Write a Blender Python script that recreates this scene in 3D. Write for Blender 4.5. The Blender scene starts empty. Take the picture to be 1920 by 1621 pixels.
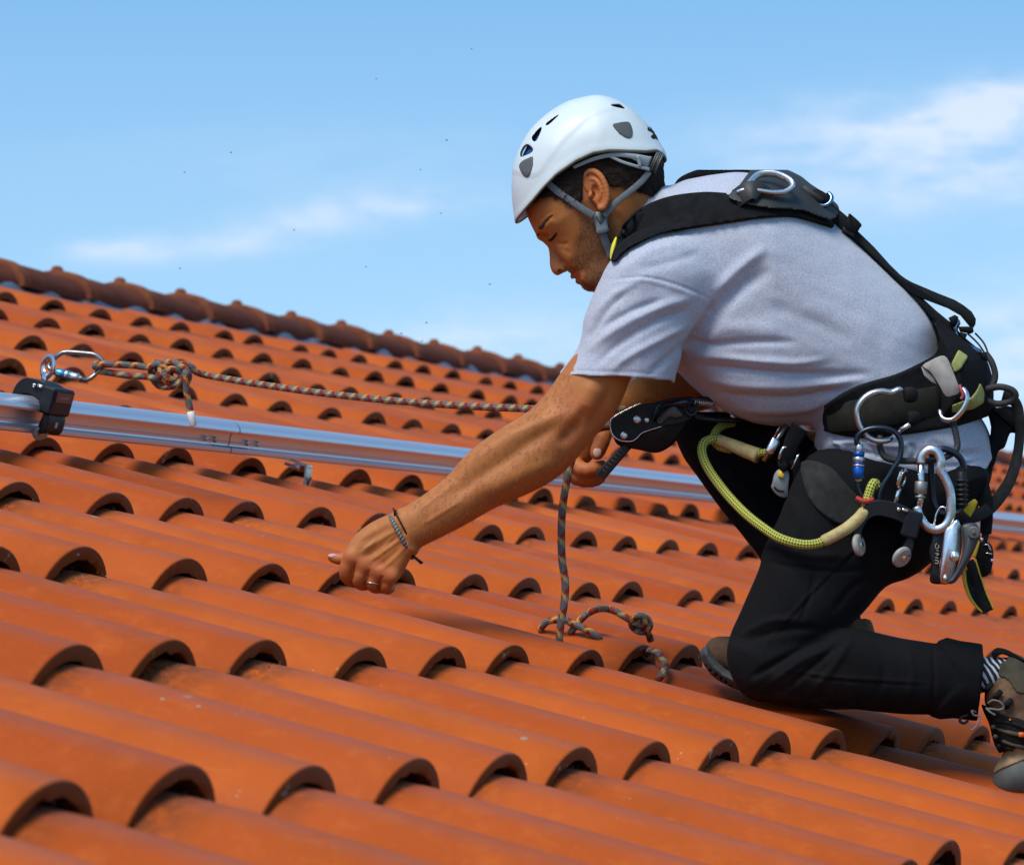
import bpy, math, random
import numpy as np
from mathutils import Vector, Matrix
random.seed(7); rng = np.random.default_rng(7)
SC = bpy.context.scene
COL = SC.collection
# ------------------------------------------------------------------ camera
CAM = np.array([-2.9453003, -1.7441974, 0.1041474])
RT = np.array([0.3733288, -0.9276991, 0.0])
DN = np.array([0.0536642, 0.0215958, -0.9983255])
FW = np.array([0.9261456, 0.3727037, 0.0578466])
FPX = 7400.0; CX = 960.0; CY = 810.5          # focal length in photo pixels
REF = 6.15; PXM = REF / FPX                   # metres of one photo pixel at the worker's distance
cam_data = bpy.data.cameras.new('camera'); cam = bpy.data.objects.new('camera', cam_data); COL.objects.link(cam)
M = Matrix.Identity(4)
for r in range(3):
    M[r][0] = RT[r]; M[r][1] = -DN[r]; M[r][2] = -FW[r]; M[r][3] = CAM[r]
cam.matrix_world = M
cam_data.sensor_width = 36; cam_data.lens = FPX / 1920 * 36
cam_data.clip_start = 0.1; cam_data.clip_end = 5000
cam_data.dof.use_dof = True; cam_data.dof.focus_distance = 6.12; cam_data.dof.aperture_fstop = 11
SC.camera = cam
# ------------------------------------------------------------------ world and sun
SUN_EL = math.radians(56); SUN_AZ = math.atan2(0.22, -0.95)   # direction the light comes FROM (x, y)
world = bpy.data.worlds.new('World'); SC.world = world; world.use_nodes = True
nt = world.node_tree; N = nt.nodes; L = nt.links; N.clear()
def wn(t, **k):
    n = N.new(t)
    for a, b in k.items(): setattr(n, a, b)
    return n
sky = wn('ShaderNodeTexSky', sky_type='NISHITA'); sky.sun_disc = False
sky.sun_elevation = SUN_EL; sky.sun_rotation = math.pi/2 - SUN_AZ
sky.air_density = 1.0; sky.dust_density = 0.2; sky.ozone_density = 2.0
tc = wn('ShaderNodeTexCoord'); mp = wn('ShaderNodeMapping'); mp.inputs['Location'].default_value = (0, 0, 0.22)
L.new(tc.outputs['Generated'], mp.inputs['Vector']); L.new(mp.outputs['Vector'], sky.inputs['Vector'])
sep = wn('ShaderNodeSeparateXYZ'); L.new(tc.outputs['Generated'], sep.inputs[0])
def pix_dir(px, py):
    d = FW + RT*(px-CX)/FPX + DN*(py-CY)/FPX
    return d/np.linalg.norm(d)
# wisps of cloud, each a soft patch of the sky around one direction, broken by noise
nz = wn('ShaderNodeTexNoise'); nz.inputs['Scale'].default_value = 55; nz.inputs['Detail'].default_value = 9; nz.inputs['Roughness'].default_value = 0.62
cm = wn('ShaderNodeMapping'); cm.inputs['Scale'].default_value = (1, 1, 3.2)
L.new(tc.outputs['Generated'], cm.inputs['Vector']); L.new(cm.outputs['Vector'], nz.inputs['Vector'])
total = None
def math_node(op, a, b=None, c=None, clamp=False):
    n = wn('ShaderNodeMath', operation=op); n.use_clamp = clamp
    for i, v in enumerate((a, b, c)):
        if v is None: continue
        if isinstance(v, (int, float)): n.inputs[i].default_value = v
        else: L.new(v, n.inputs[i])
    return n.outputs[0]
CLOUDS = [(170, 470, 60, 18, .55), (255, 470, 45, 20, .6), (370, 462, 130, 26, .75), (560, 420, 110, 34, .45), (720, 388, 150, 30, .8),
          (930, 640, 240, 55, .75), (1760, 225, 260, 48, 1.0), (1880, 190, 110, 45, .7), (1850, 325, 290, 62, .8), (1560, 300, 260, 90, .35), (1900, 620, 200, 90, .6), (1900, 760, 200, 120, .7), (600, 300, 400, 60, .15)]
for (px, py, sx, sy, amp) in CLOUDS:
    c = pix_dir(px, py)
    r = np.array([RT[0], RT[1], 0]); 
    vs = wn('ShaderNodeVectorMath', operation='SUBTRACT'); L.new(tc.outputs['Generated'], vs.inputs[0]); vs.inputs[1].default_value = tuple(c)
    d1 = wn('ShaderNodeVectorMath', operation='DOT_PRODUCT'); L.new(vs.outputs[0], d1.inputs[0]); d1.inputs[1].default_value = tuple(r*FPX/sx)
    d2 = wn('ShaderNodeVectorMath', operation='DOT_PRODUCT'); L.new(vs.outputs[0], d2.inputs[0]); d2.inputs[1].default_value = (0, 0, FPX/sy)
    # slight tilt: the wisps climb to the right
    yy = math_node('SUBTRACT', d2.outputs['Value'], math_node('MULTIPLY', d1.outputs['Value'], 0.35))
    q = math_node('ADD', math_node('MULTIPLY', d1.outputs['Value'], d1.outputs['Value']), math_node('MULTIPLY', yy, yy))
    g = math_node('MULTIPLY', math_node('EXPONENT', math_node('MULTIPLY', q, -0.8)), amp)
    total = g if total is None else math_node('ADD', total, g)
brk = wn('ShaderNodeMapRange'); brk.inputs['From Min'].default_value = 0.36; brk.inputs['From Max'].default_value = 0.66
L.new(nz.outputs['Fac'], brk.inputs['Value'])
cl = math_node('MULTIPLY', total, math_node('ADD', math_node('MULTIPLY', brk.outputs[0], 0.75), 0.25), clamp=True)
cl = math_node('MULTIPLY', cl, 0.74)
tint = wn('ShaderNodeMix', data_type='RGBA', blend_type='MULTIPLY'); tint.inputs[0].default_value = 1
L.new(sky.outputs[0], tint.inputs[6]); tint.inputs[7].default_value = (1.0, 1.30, 1.26, 1)
hz = wn('ShaderNodeMapRange'); L.new(sep.outputs['Z'], hz.inputs['Value'])
for k_, v_ in zip(('From Min', 'From Max', 'To Min', 'To Max'), (.165, -.02, 0, .72)): hz.inputs[k_].default_value = v_
hm = wn('ShaderNodeMix', data_type='RGBA'); L.new(hz.outputs[0], hm.inputs[0]); L.new(tint.outputs[2], hm.inputs[6]); hm.inputs[7].default_value = (3.5, 4.5, 4.95, 1)
mixc = wn('ShaderNodeMix', data_type='RGBA'); L.new(cl, mixc.inputs[0]); L.new(hm.outputs[2], mixc.inputs[6]); mixc.inputs[7].default_value = (4.6, 5.0, 5.8, 1)
bg = wn('ShaderNodeBackground'); bg.inputs['Strength'].default_value = 0.137
L.new(mixc.outputs[2], bg.inputs['Color']); wo = wn('ShaderNodeOutputWorld'); L.new(bg.outputs[0], wo.inputs[0])
sd = bpy.data.lights.new('sun', 'SUN'); sd.energy = 2.8; sd.angle = math.radians(28); sd.color = (1.0, 0.93, 0.83)
sun = bpy.data.objects.new('sun', sd); COL.objects.link(sun)
sv = Vector((math.cos(SUN_AZ)*math.cos(SUN_EL), math.sin(SUN_AZ)*math.cos(SUN_EL), math.sin(SUN_EL)))
sun.rotation_euler = sv.to_track_quat('Z', 'Y').to_euler(); sun.location = (0, 0, 6)
SC.view_settings.view_transform = 'Standard'; SC.view_settings.look = 'None'; SC.view_settings.exposure = 0.43; SC.view_settings.gamma = 1
SC.render.engine = 'CYCLES'

# ------------------------------------------------------------------ helpers
def V(px, py, d=0.0):
    """photo pixel + depth offset (in worker-pixels behind the 6.15 m plane) -> world point"""
    z = REF + d*PXM
    return CAM + z*(FW + RT*(px-CX)/FPX + DN*(py-CY)/FPX)
def VV(a):
    a = np.asarray(a, float); z = (REF + a[:, 2]*PXM)[:, None]
    return CAM + z*(FW + RT*((a[:, 0]-CX)/FPX)[:, None] + DN*((a[:, 1]-CY)/FPX)[:, None])
def inv(P):
    r = np.asarray(P)-CAM; z = r@FW
    return np.stack([CX+FPX*(r@RT)/z, CY+FPX*(r@DN)/z, (z-REF)/PXM], -1)
def tag(o, label=None, cat=None, group=None, kind=None):
    for k, v in (('label', label), ('category', cat), ('group', group), ('kind', kind)):
        if v: o[k] = v
    return o
def empty(name, loc, label, cat, group=None, kind=None):
    o = bpy.data.objects.new(name, None); COL.objects.link(o); o.location = tuple(loc); o.empty_display_size = 0.05
    return tag(o, label, cat, group, kind)
def origin(o):
    p = np.zeros(3)
    while o is not None:
        p = p + np.array(o.location); o = o.parent
    return p
def mesh(name, verts, faces, mat, parent=None, smooth=True, uv=None, attrs=None, loc=None, mats=None, midx=None, sharp=None):
    v = np.asarray(verts, float)
    if parent is not None: base = origin(parent); lo = np.zeros(3)
    else:
        lo = np.array(loc if loc is not None else (v.min(0)+v.max(0))/2); base = lo
    me = bpy.data.meshes.new(name)
    if isinstance(faces, np.ndarray):
        n, k = faces.shape
        me.vertices.add(len(v)); me.vertices.foreach_set('co', (v-base).ravel())
        me.loops.add(n*k); me.loops.foreach_set('vertex_index', faces.astype(np.int32).ravel())
        me.polygons.add(n); me.polygons.foreach_set('loop_start', np.arange(n, dtype=np.int32)*k)
        me.update(calc_edges=True)
    else:
        me.from_pydata((v-base).tolist(), [], [list(map(int, f)) for f in faces]); me.update()
    me.validate()
    me.polygons.foreach_set('use_smooth', np.full(len(me.polygons), smooth))
    if uv is not None:
        ul = me.uv_layers.new(name='UVMap'); li = np.zeros(len(me.loops), dtype=np.int32); me.loops.foreach_get('vertex_index', li)
        if len(uv) == len(me.loops): ul.data.foreach_set('uv', np.asarray(uv, float).ravel())
        else: ul.data.foreach_set('uv', np.asarray(uv, float)[li].ravel())
    if attrs:
        for k, a in attrs.items():
            at = me.attributes.new(k, 'FLOAT', 'POINT'); at.data.foreach_set('value', np.asarray(a, float))
    for m in (mats or [mat]): me.materials.append(m)
    if midx is not None: me.polygons.foreach_set('material_index', np.asarray(midx, dtype=np.int32))
    o = bpy.data.objects.new(name, me); COL.objects.link(o)
    if parent is not None: o.parent = parent
    else: o.location = tuple(lo)
    if sharp is not None:
        try: me.set_sharp_from_angle(angle=math.radians(sharp))
        except Exception: pass
    return o
def join(*parts):
    """parts: (verts, faces[, uv]) -> one"""
    vs, fs, off = [], [], 0
    for p in parts:
        v, f = p[0], p[1]
        vs.append(np.asarray(v, float)); fs += [[int(i)+off for i in q] for q in f]; off += len(v)
    return np.concatenate(vs), fs
def crom(pts, n=6, closed=False):
    P = np.asarray(pts, float); m = len(P); out = []
    idx = range(m) if closed else range(m-1)
    for i in idx:
        if closed: p0, p1, p2, p3 = P[i-1], P[i], P[(i+1) % m], P[(i+2) % m]
        else: p0, p1, p2, p3 = P[max(i-1, 0)], P[i], P[i+1], P[min(i+2, m-1)]
        for t in np.arange(n)/n:
            out.append(.5*((2*p1)+(-p0+p2)*t+(2*p0-5*p1+4*p2-p3)*t*t+(-p0+3*p1-3*p2+p3)*t**3))
    if not closed: out.append(P[-1])
    return np.array(out)
def frames(P, closed=False):
    n = len(P); T = np.zeros_like(P)
    for i in range(n):
        a = P[i-1] if (i > 0 or closed) else P[i]; b = P[(i+1) % n] if (i < n-1 or closed) else P[i]
        T[i] = (b-a)/(np.linalg.norm(b-a)+1e-12)
    up = np.array([0, 0, 1.0]) if abs(T[0][2]) < .9 else np.array([1.0, 0, 0])
    A = np.zeros_like(P); A[0] = np.cross(T[0], up); A[0] /= np.linalg.norm(A[0])
    for i in range(1, n):
        a = A[i-1]-T[i]*(A[i-1]@T[i]); A[i] = a/(np.linalg.norm(a)+1e-12)
    return T, A, np.cross(T, A)
def tube(P, r, k=12, closed=False, cap=True, squash=None):
    """P world points (n,3); r radius scalar/array -> verts, faces, uv (u around, v metres along)"""
    P = np.asarray(P, float); n = len(P); T, A, B = frames(P, closed)
    if closed:   # untwist
        a = A[-1]-T[0]*(A[-1]@T[0]); a /= np.linalg.norm(a); ang = math.atan2(a@B[0], a@A[0])
        for i in range(n):
            w = -ang*i/n; A[i], B[i] = A[i]*math.cos(w)+B[i]*math.sin(w), -A[i]*math.sin(w)+B[i]*math.cos(w)
    r = np.broadcast_to(np.asarray(r, float), (n,)); th = np.linspace(0, 2*math.pi, k, endpoint=False)
    s1, s2 = squash if squash else (1, 1)
    v = P[:, None]+r[:, None, None]*(s1*np.cos(th)[None, :, None]*A[:, None]+s2*np.sin(th)[None, :, None]*B[:, None])
    v = v.reshape(-1, 3); ln = np.r_[0, np.cumsum(np.linalg.norm(np.diff(P, axis=0), axis=1))]
    f = []; uv = []
    m = n if closed else n-1
    for i in range(m):
        j = (i+1) % n; li = ln[i]; lj = ln[i+1] if i+1 < n else ln[-1]+np.linalg.norm(P[0]-P[-1])
        for a in range(k):
            b = (a+1) % k
            f.append([i*k+a, i*k+b, j*k+b, j*k+a]); uv += [(a/k, li), ((a+1)/k, li), ((a+1)/k, lj), (a/k, lj)]
    if cap and not closed:
        f.append(list(range(k))[::-1]); uv += [(0, ln[0])]*k
        f.append([(n-1)*k+a for a in range(k)]); uv += [(0, ln[-1])]*k
    return v, f, np.array(uv)
def tube_obj(name, P, r, mat, parent=None, k=12, closed=False, squash=None, loc=None):
    v, f, uv = tube(P, r, k, closed, squash=squash)
    return mesh(name, v, f, mat, parent, uv=uv, loc=loc)
def prism(poly, d0, d1, bev=1.5):
    """outline traced in worker-pixels, given real thickness (depths d0..d1) with bevelled rims -> world verts, faces"""
    P = np.asarray(poly, float); n = len(P); c = P.mean(0)
    area = 0.5*np.sum(P[:, 0]*np.roll(P[:, 1], -1)-np.roll(P[:, 0], -1)*P[:, 1])
    e = np.roll(P, -1, 0)-np.roll(P, 1, 0); nr = np.stack([e[:, 1], -e[:, 0]], 1); nr /= np.linalg.norm(nr, axis=1)[:, None]+1e-9
    if area < 0: nr = -nr
    dd0 = np.broadcast_to(np.asarray(d0, float), (n,)); dd1 = np.broadcast_to(np.asarray(d1, float), (n,))
    In = P-nr*bev
    rings = [np.c_[In, dd0], np.c_[P, dd0+bev], np.c_[P, dd1-bev], np.c_[In, dd1]]
    v = np.concatenate(rings); f = []
    for k in range(3):
        for i in range(n):
            j = (i+1) % n; f.append([k*n+i, k*n+j, (k+1)*n+j, (k+1)*n+i])
    f.append(list(range(n))[::-1]); f.append([3*n+i for i in range(n)])
    if area < 0: f = [q[::-1] for q in f]
    return VV(v), f
def box(c, ax, ay, az, bev=0.12):
    """box with chamfered edges; ax/ay/az half-axis vectors"""
    c = np.asarray(c, float); A = [np.asarray(a, float) for a in (ax, ay, az)]
    L = [np.linalg.norm(a) for a in A]; b = bev*min(L); S = [1-b/l for l in L]
    v = []; 
    key = {}
    for sx in (-1, 1):
        for sy in (-1, 1):
            for sz in (-1, 1):
                for w in range(3):
                    s = [sx*S[0], sy*S[1], sz*S[2]]; s[w] = (sx, sy, sz)[w]
                    key[(sx, sy, sz, w)] = len(v); v.append(c+s[0]*A[0]+s[1]*A[1]+s[2]*A[2])
    f = []
    for w in range(3):
        o = [i for i in range(3) if i != w]
        for s in (-1, 1):
            q = []
            for (p, r) in ((-1, -1), (1, -1), (1, 1), (-1, 1)):
                t = [0, 0, 0]; t[w] = s; t[o[0]] = p; t[o[1]] = r; q.append(key[(*t, w)])
            f.append(q)
    for w in range(3):      # edges along axis w
        o = [i for i in range(3) if i != w]
        for p in (-1, 1):
            for r in (-1, 1):
                q = []
                for s, first in ((-1, 0), (-1, 1), (1, 1), (1, 0)):
                    t = [0, 0, 0]; t[w] = s; t[o[0]] = p; t[o[1]] = r; q.append(key[(*t, o[first])])
                f.append(q)
    for sx in (-1, 1):
        for sy in (-1, 1):
            for sz in (-1, 1): f.append([key[(sx, sy, sz, 0)], key[(sx, sy, sz, 1)], key[(sx, sy, sz, 2)]])
    import bmesh
    bm = bmesh.new(); bv = [bm.verts.new(x) for x in v]
    for q in f: bm.faces.new([bv[i] for i in q])
    bmesh.ops.recalc_face_normals(bm, faces=bm.faces)
    vv = np.array([x.co for x in bm.verts]); ff = [[y.index for y in x.verts] for x in bm.faces] if not bm.verts.index_update() else None
    bm.free(); return vv, ff
def cyl(a, b, r, k=20, bev=0.12, hole=None):
    """capped cylinder a->b with chamfered rims (world)"""
    a = np.asarray(a, float); b = np.asarray(b, float); d = b-a; l = np.linalg.norm(d); t = d/l; e = min(r, l)*bev
    P = np.array([a, a+t*e*.02, a+t*e, b-t*e, b-t*e*.02, b]); R = np.array([r-e, r-e, r, r, r-e, r-e]); R[1] = r-e*.9; R[4] = r-e*.9
    return tube(P, R, k)[:2]

# ------------------------------------------------------------------ materials
def _ramp(n, stops):
    e = n.color_ramp.elements
    while len(e) > 1: e.remove(e[-1])
    e[0].position, e[0].color = stops[0][0], (*stops[0][1], 1)
    for p, c in stops[1:]: x = e.new(p); x.color = (*c, 1)
class Mat:
    def __init__(s, name, col=(.5, .5, .5), rough=.6, metal=0, spec=.5):
        s.m = bpy.data.materials.new(name); s.m.use_nodes = True; s.t = s.m.node_tree; s.b = s.t.nodes['Principled BSDF']
        s.b.inputs['Base Color'].default_value = (*col, 1); s.b.inputs['Roughness'].default_value = rough; s.b.inputs['Metallic'].default_value = metal
        s.b.inputs['Specular IOR Level'].default_value = spec; s.col = None; s.base = col; s.h = None; s.tc = s.n('ShaderNodeTexCoord')
    def n(s, t, **k):
        x = s.t.nodes.new(t)
        for a, b in k.items(): setattr(x, a, b)
        return x
    def l(s, a, b): s.t.links.new(a, b)
    def noise(s, scale, detail=3, rough=.5, stretch=None, coord='Object'):
        x = s.n('ShaderNodeTexNoise'); x.inputs['Scale'].default_value = scale; x.inputs['Detail'].default_value = detail; x.inputs['Roughness'].default_value = rough
        if stretch:
            m = s.n('ShaderNodeMapping'); m.inputs['Scale'].default_value = stretch; s.l(s.tc.outputs[coord], m.inputs[0]); s.l(m.outputs[0], x.inputs['Vector'])
        else: s.l(s.tc.outputs[coord], x.inputs['Vector'])
        return x.outputs['Fac']
    def attr(s, name):
        x = s.n('ShaderNodeAttribute'); x.attribute_name = name; return x.outputs['Fac']
    def math(s, op, a, b=None, clamp=False):
        x = s.n('ShaderNodeMath', operation=op); x.use_clamp = clamp
        for i, v in enumerate((a, b)):
            if v is None: continue
            if isinstance(v, (int, float)): x.inputs[i].default_value = v
            else: s.l(v, x.inputs[i])
        return x.outputs[0]
    def rng(s, v, a, b, c=0, d=1):
        x = s.n('ShaderNodeMapRange'); s.l(v, x.inputs['Value'])
        for k, q in zip(('From Min', 'From Max', 'To Min', 'To Max'), (a, b, c, d)): x.inputs[k].default_value = q
        return x.outputs[0]
    def mix(s, fac, b, a=None, blend='MIX'):
        """mix colour b over the current base colour (or a) by fac"""
        x = s.n('ShaderNodeMix', data_type='RGBA', blend_type=blend); x.clamp_factor = True
        if isinstance(fac, (int, float)): x.inputs[0].default_value = fac
        else: s.l(fac, x.inputs[0])
        a = a if a is not None else s.col
        if a is None: x.inputs[6].default_value = (*s.base, 1)
        elif isinstance(a, tuple): x.inputs[6].default_value = (*a, 1)
        else: s.l(a, x.inputs[6])
        if isinstance(b, tuple): x.inputs[7].default_value = (*b, 1)
        else: s.l(b, x.inputs[7])
        s.col = x.outputs[2]; return s.col
    def bump(s, h, strength=.3, dist=.002):
        x = s.n('ShaderNodeBump'); x.inputs['Strength'].default_value = strength; x.inputs['Distance'].default_value = dist
        s.l(h, x.inputs['Height'])
        if s.h is not None: s.l(s.h, x.inputs['Normal'])
        s.h = x.outputs[0]
    def rough(s, v): s.l(v, s.b.inputs['Roughness'])
    def done(s):
        if s.col is not None: s.l(s.col, s.b.inputs['Base Color'])
        if s.h is not None: s.l(s.h, s.b.inputs['Normal'])
        return s.m
def simple(name, col, rough=.5, metal=0, var=.25, scale=60, bump=0.0, bscale=400, spec=.5, bd=.0005):
    m = Mat(name, col, rough, metal, spec)
    nf = m.noise(scale, 4, .6); m.mix(m.rng(nf, .35, .7), tuple(c*(1-var) for c in col))
    n2 = m.noise(scale*.23, 3, .6); m.mix(m.rng(n2, .45, .75, 0, .6), tuple(min(1, c*(1+var)) for c in col))
    m.rough(m.rng(nf, .3, .7, max(.02, rough-.08), min(1, rough+.1)))
    if bump: m.bump(m.noise(bscale, 3), bump, bd)
    return m.done()
# ------------------------------------------------------------------ roof geometry frame
UP_, ROW = 0.27, 0.42695
SL = np.array([0, 0.9553125, 0.2955977]); NR = np.array([0, -0.2955977, 0.9553125]); UX = np.array([1.0, 0, 0])
def roofp(i, j, h=0.0): return UX*(i*UP_)+SL*(j*ROW)+NR*h
def on_roof(px, py, h=0.0):
    """(i, j) on the plane of the tile crests (raised h) seen at a pixel"""
    d = FW+RT*(px-CX)/FPX+DN*(py-CY)/FPX; t = ((NR*h-CAM)@NR)/(d@NR); X = CAM+d*t
    return X[0]/UP_, (X@SL)/ROW, (X-CAM)@FW
def clay(name, base=(.42, .078, .009), dark=(.33, .050, .004), light=(.52, .108, .010)):
    m = Mat(name, base, .74, 0, .15)
    tint = m.attr('tint')
    m.mix(m.rng(tint, 0, .5, 1, 0), dark); m.mix(m.rng(tint, .5, 1, 0, .9), light)
    n1 = m.noise(5, 5, .6); m.mix(m.rng(n1, .42, .72, 0, .6), tuple(c*.70 for c in base))
    n5 = m.noise(46, 6, .75, (1, .35, 1)); m.mix(m.rng(n5, .56, .78, 0, .35), (.58, .15, .025)); m.mix(m.rng(m.noise(75, 5, .8), .60, .74, 0, .4), (.24, .050, .012))
    n2 = m.noise(16, 6, .7); m.mix(m.rng(n2, .52, .8, 0, .45), (.56, .13, .02))
    n3 = m.noise(160, 3, .6); m.mix(m.rng(n3, .56, .75, 0, .35), (.30, .10, .045))
    # thin dull line painted along the barrel tops, standing in for shade and sky sheen
    m.mix(m.math('MULTIPLY', m.attr('crest'), m.rng(m.noise(9, 4, .6), .3, .7, .30, .62)), (.27, .085, .055))
    # lichen specks and pale chips
    v = m.n('ShaderNodeTexVoronoi'); v.inputs['Scale'].default_value = 26; m.l(m.tc.outputs['Object'], v.inputs['Vector'])
    sp = m.math('LESS_THAN', v.outputs['Distance'], m.rng(m.noise(7, 2), .62, .74, 0, .16))
    m.mix(m.math('MULTIPLY', sp, m.rng(m.noise(90, 3), .4, .6, .2, .95)), (.27, .26, .19))
    v2 = m.n('ShaderNodeTexVoronoi'); v2.inputs['Scale'].default_value = 70; m.l(m.tc.outputs['Object'], v2.inputs['Vector'])
    m.mix(m.math('LESS_THAN', v2.outputs['Distance'], m.rng(m.noise(11, 2), .6, .72, 0, .13)), (.50, .22, .10))
    # soot on and under the lip; lip face also darkened to stand for shade
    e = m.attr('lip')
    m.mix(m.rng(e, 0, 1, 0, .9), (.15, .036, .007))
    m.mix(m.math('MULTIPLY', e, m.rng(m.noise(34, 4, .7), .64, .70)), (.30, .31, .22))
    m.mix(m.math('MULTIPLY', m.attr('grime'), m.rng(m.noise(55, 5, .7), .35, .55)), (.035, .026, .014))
    m.bump(m.noise(260, 4, .6), .25, .0012); m.bump(n2, .35, .003); m.bump(n5, .3, .0015)
    m.rough(m.rng(n1, .3, .7, .6, .8))
    return m.done()
M_clay = clay('clay_tile')
# cross section of one tile: pan, flank, barrel, flank (w across in metres, h above the crest plane is negative)
BH, BW, DROP = 0.104, 0.104, 0.0255
def section(ri=0.0):
    xs = []; hs = []; cr = []
    a = np.linspace(math.pi, 0, 21)
    bw, bh = BW-ri, BH-ri
    for t in a:
        x = -math.cos(math.pi-t)*bw*(-1) ; xs.append(math.cos(t)*bw); hs.append(math.sin(t)**.85*bh-BH)
        cr.append(max(0, (math.sin(t)-.90)/.10))
    if ri == 0:
        px = [-UP_/2-.012, -UP_/2+.02, -BW-.012]; 
        xs = px+xs+[BW+.012, UP_/2-.02]; hs = [-BH-.001, -BH-.003, -BH-.001]+hs+[-BH-.001, -BH-.003]; cr = [0]*3+cr+[0]*2
    return np.array(xs), np.array(hs), np.array(cr)
OX, OH, OC = section(0); IX, IH, IC = section(0.018)
RINGS = {(7, 1), (15, 3), (17, 4), (19, 4), (24, 6), (26, 8), (19, 7), (25, 9), (17, 6), (13, 9)}
def build_field(i0, i1, j0, j1, flip=False):
    VS, FS, TI, CR, LP, GR = [], [], [], [], [], []; off = 0
    for j in range(j0, j1):
        for i in range(i0, i1):
            near = i < 24
            dj = rng.normal(0, .011); di = rng.normal(0, .0045); dh = rng.normal(0, .0022); tw = rng.normal(0, .012); dr = rng.normal(0, .0015)
            hs_ = 1+rng.normal(0, .012)
            ti = np.clip(rng.normal(.5, .24), .02, .98)
            if (i, j) == (12, 0): ti = .0  # shade of the kneeling body painted in as the darkest tint
            ring = (i, j) in RINGS or rng.random() < .035
            L_ = ROW+.05
            st = [0, .0016, .004]+([.055, .0555, .0585] if ring else [])+list(np.linspace(.06, L_, 5 if near else 3))
            n = len(OX); rows = []
            for k, s in enumerate(st):
                w = .0022 if k == 0 else (.0006 if k == 1 else 0)
                if ring and s <= .055: w -= .0022
                h = dh+(1-min(s, ROW)/ROW)*0 + (-DROP*s/ROW) + (.0 if s < ROW else -.004)
                hx = OH*hs_+h - np.where(OH > -.09, w, 0)
                hx = np.where(OH < -BH+.0005, np.minimum(hx, hx), hx)
                x = OX*(1-w*6)+i*UP_+di+tw*s
                y = j*ROW+dj+s*np.ones(n)
                rows.append((x, y, hx)); 
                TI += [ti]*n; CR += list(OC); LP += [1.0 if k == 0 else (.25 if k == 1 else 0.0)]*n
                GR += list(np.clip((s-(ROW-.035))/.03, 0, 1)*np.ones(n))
            for (x, y, hx) in rows: VS.append(UX*x[:, None]+SL*y[:, None]+NR*hx[:, None])
            for k in range(len(st)-1):
                a = off+k*n
                for q in range(n-1): FS.append((a+q, a+q+1, a+n+q+1, a+n+q))
            top = off; off += len(st)*n
            # lip face and the hollow underside of the barrel
            m_ = len(IX); thick = dr
            for k, s in enumerate((.0004, .0022, .06, .16)):
                jit = rng.normal(0, .0017, m_) if k < 2 else np.zeros(m_)
                hx = (IH-thick)*hs_+dh-DROP*s/ROW*.4+jit; x = IX+i*UP_+di; y = j*ROW+dj+s*np.ones(m_)
                VS.append(UX*x[:, None]+SL*y[:, None]+NR*hx[:, None])
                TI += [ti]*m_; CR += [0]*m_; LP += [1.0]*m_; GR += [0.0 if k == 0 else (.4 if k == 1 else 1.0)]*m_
            for q in range(m_-1): FS.append((top+3+q, top+3+q+1, off+q+1, off+q)[::-1])
            for k in range(3):
                a = off+k*m_
                for q in range(m_-1): FS.append((a+q, a+m_+q, a+m_+q+1, a+q+1))
            off += 4*m_
            # pan lip: small step at the bottom of the flat channel
            pass
    v = np.concatenate(VS)
    return v, np.array(FS), dict(tint=TI, crest=CR, lip=LP, grime=GR)
house = empty('house', roofp(20, 3, -.3), 'house under an orange barrel tile roof, its ridge climbing to the left', 'house')
v, f, at = build_field(-7, 88, -3, 10)
mesh('roof', v, f, M_clay, house, attrs=at, sharp=50)
RJ = 9.78
RIDGE = roofp(0, RJ, -0.010)
# grit, moss and mortar crumbs that gather under the lips of the nearer tiles
vs, fs = [], []; gr = np.random.default_rng(5)
for j in range(-2, 9):
    for i in range(-4, 34):
        for _ in range(int(gr.integers(14, 34))*(1 if i < 20 else 0)+(8 if i >= 20 else 0)):
            t = gr.uniform(.12, math.pi-.05); s_ = -abs(gr.normal(0, .007))+.004; r_ = gr.uniform(.0008, .0026)
            x_ = i*UP_+math.cos(t)*(BW+.001); h_ = math.sin(t)**.85*BH-BH-DROP-.0008
            c_ = UX*x_+SL*(j*ROW+s_)+NR*h_; b_ = len(vs); q_ = gr.normal(0, 1, (4, 3)); q_ -= q_.mean(0)
            for k_ in range(4): vs.append(c_+q_[k_]/(np.linalg.norm(q_[k_])+1e-6)*r_)
            fs += [(b_, b_+1, b_+2), (b_, b_+2, b_+3), (b_, b_+3, b_+1), (b_+1, b_+3, b_+2)]
m = Mat('grit', (.035, .030, .018), .95); m.mix(m.rng(m.noise(60, 3), .5, .6), (.16, .15, .10)); m.mix(m.rng(m.noise(31, 3), .55, .65), (.05, .06, .018)); M_grit = m.done()
o = mesh('grit', vs, fs, M_grit, house, smooth=False); o['kind'] = 'stuff'
# far slope of the same roof, behind the ridge
SLb = np.array([0, -0.9553125, 0.2955977]); NRb = np.array([0, 0.2955977, 0.9553125])
VS, FS, off = [], [], 0
for j in range(0, 9):
    xs = np.concatenate([OX+i*UP_ for i in range(-7, 88)]); hs = np.tile(OH, 95); n = len(xs)
    for s in (0, ROW+.03):
        p = RIDGE-SLb*((j+1)*ROW+.1)+SLb*s
        VS.append(p+UX*xs[:, None]+NRb*(hs-DROP*s/ROW)[:, None])
    for q in range(n-1): FS.append((off+q, off+n+q, off+n+q+1, off+q+1))
    off += 2*n
v = np.concatenate(VS); z = np.zeros(len(v))
o = mesh('back_roof_slope', v, np.array(FS), M_clay, house, attrs=dict(tint=z+.5, crest=z, lip=z, grime=z), sharp=50)
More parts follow.
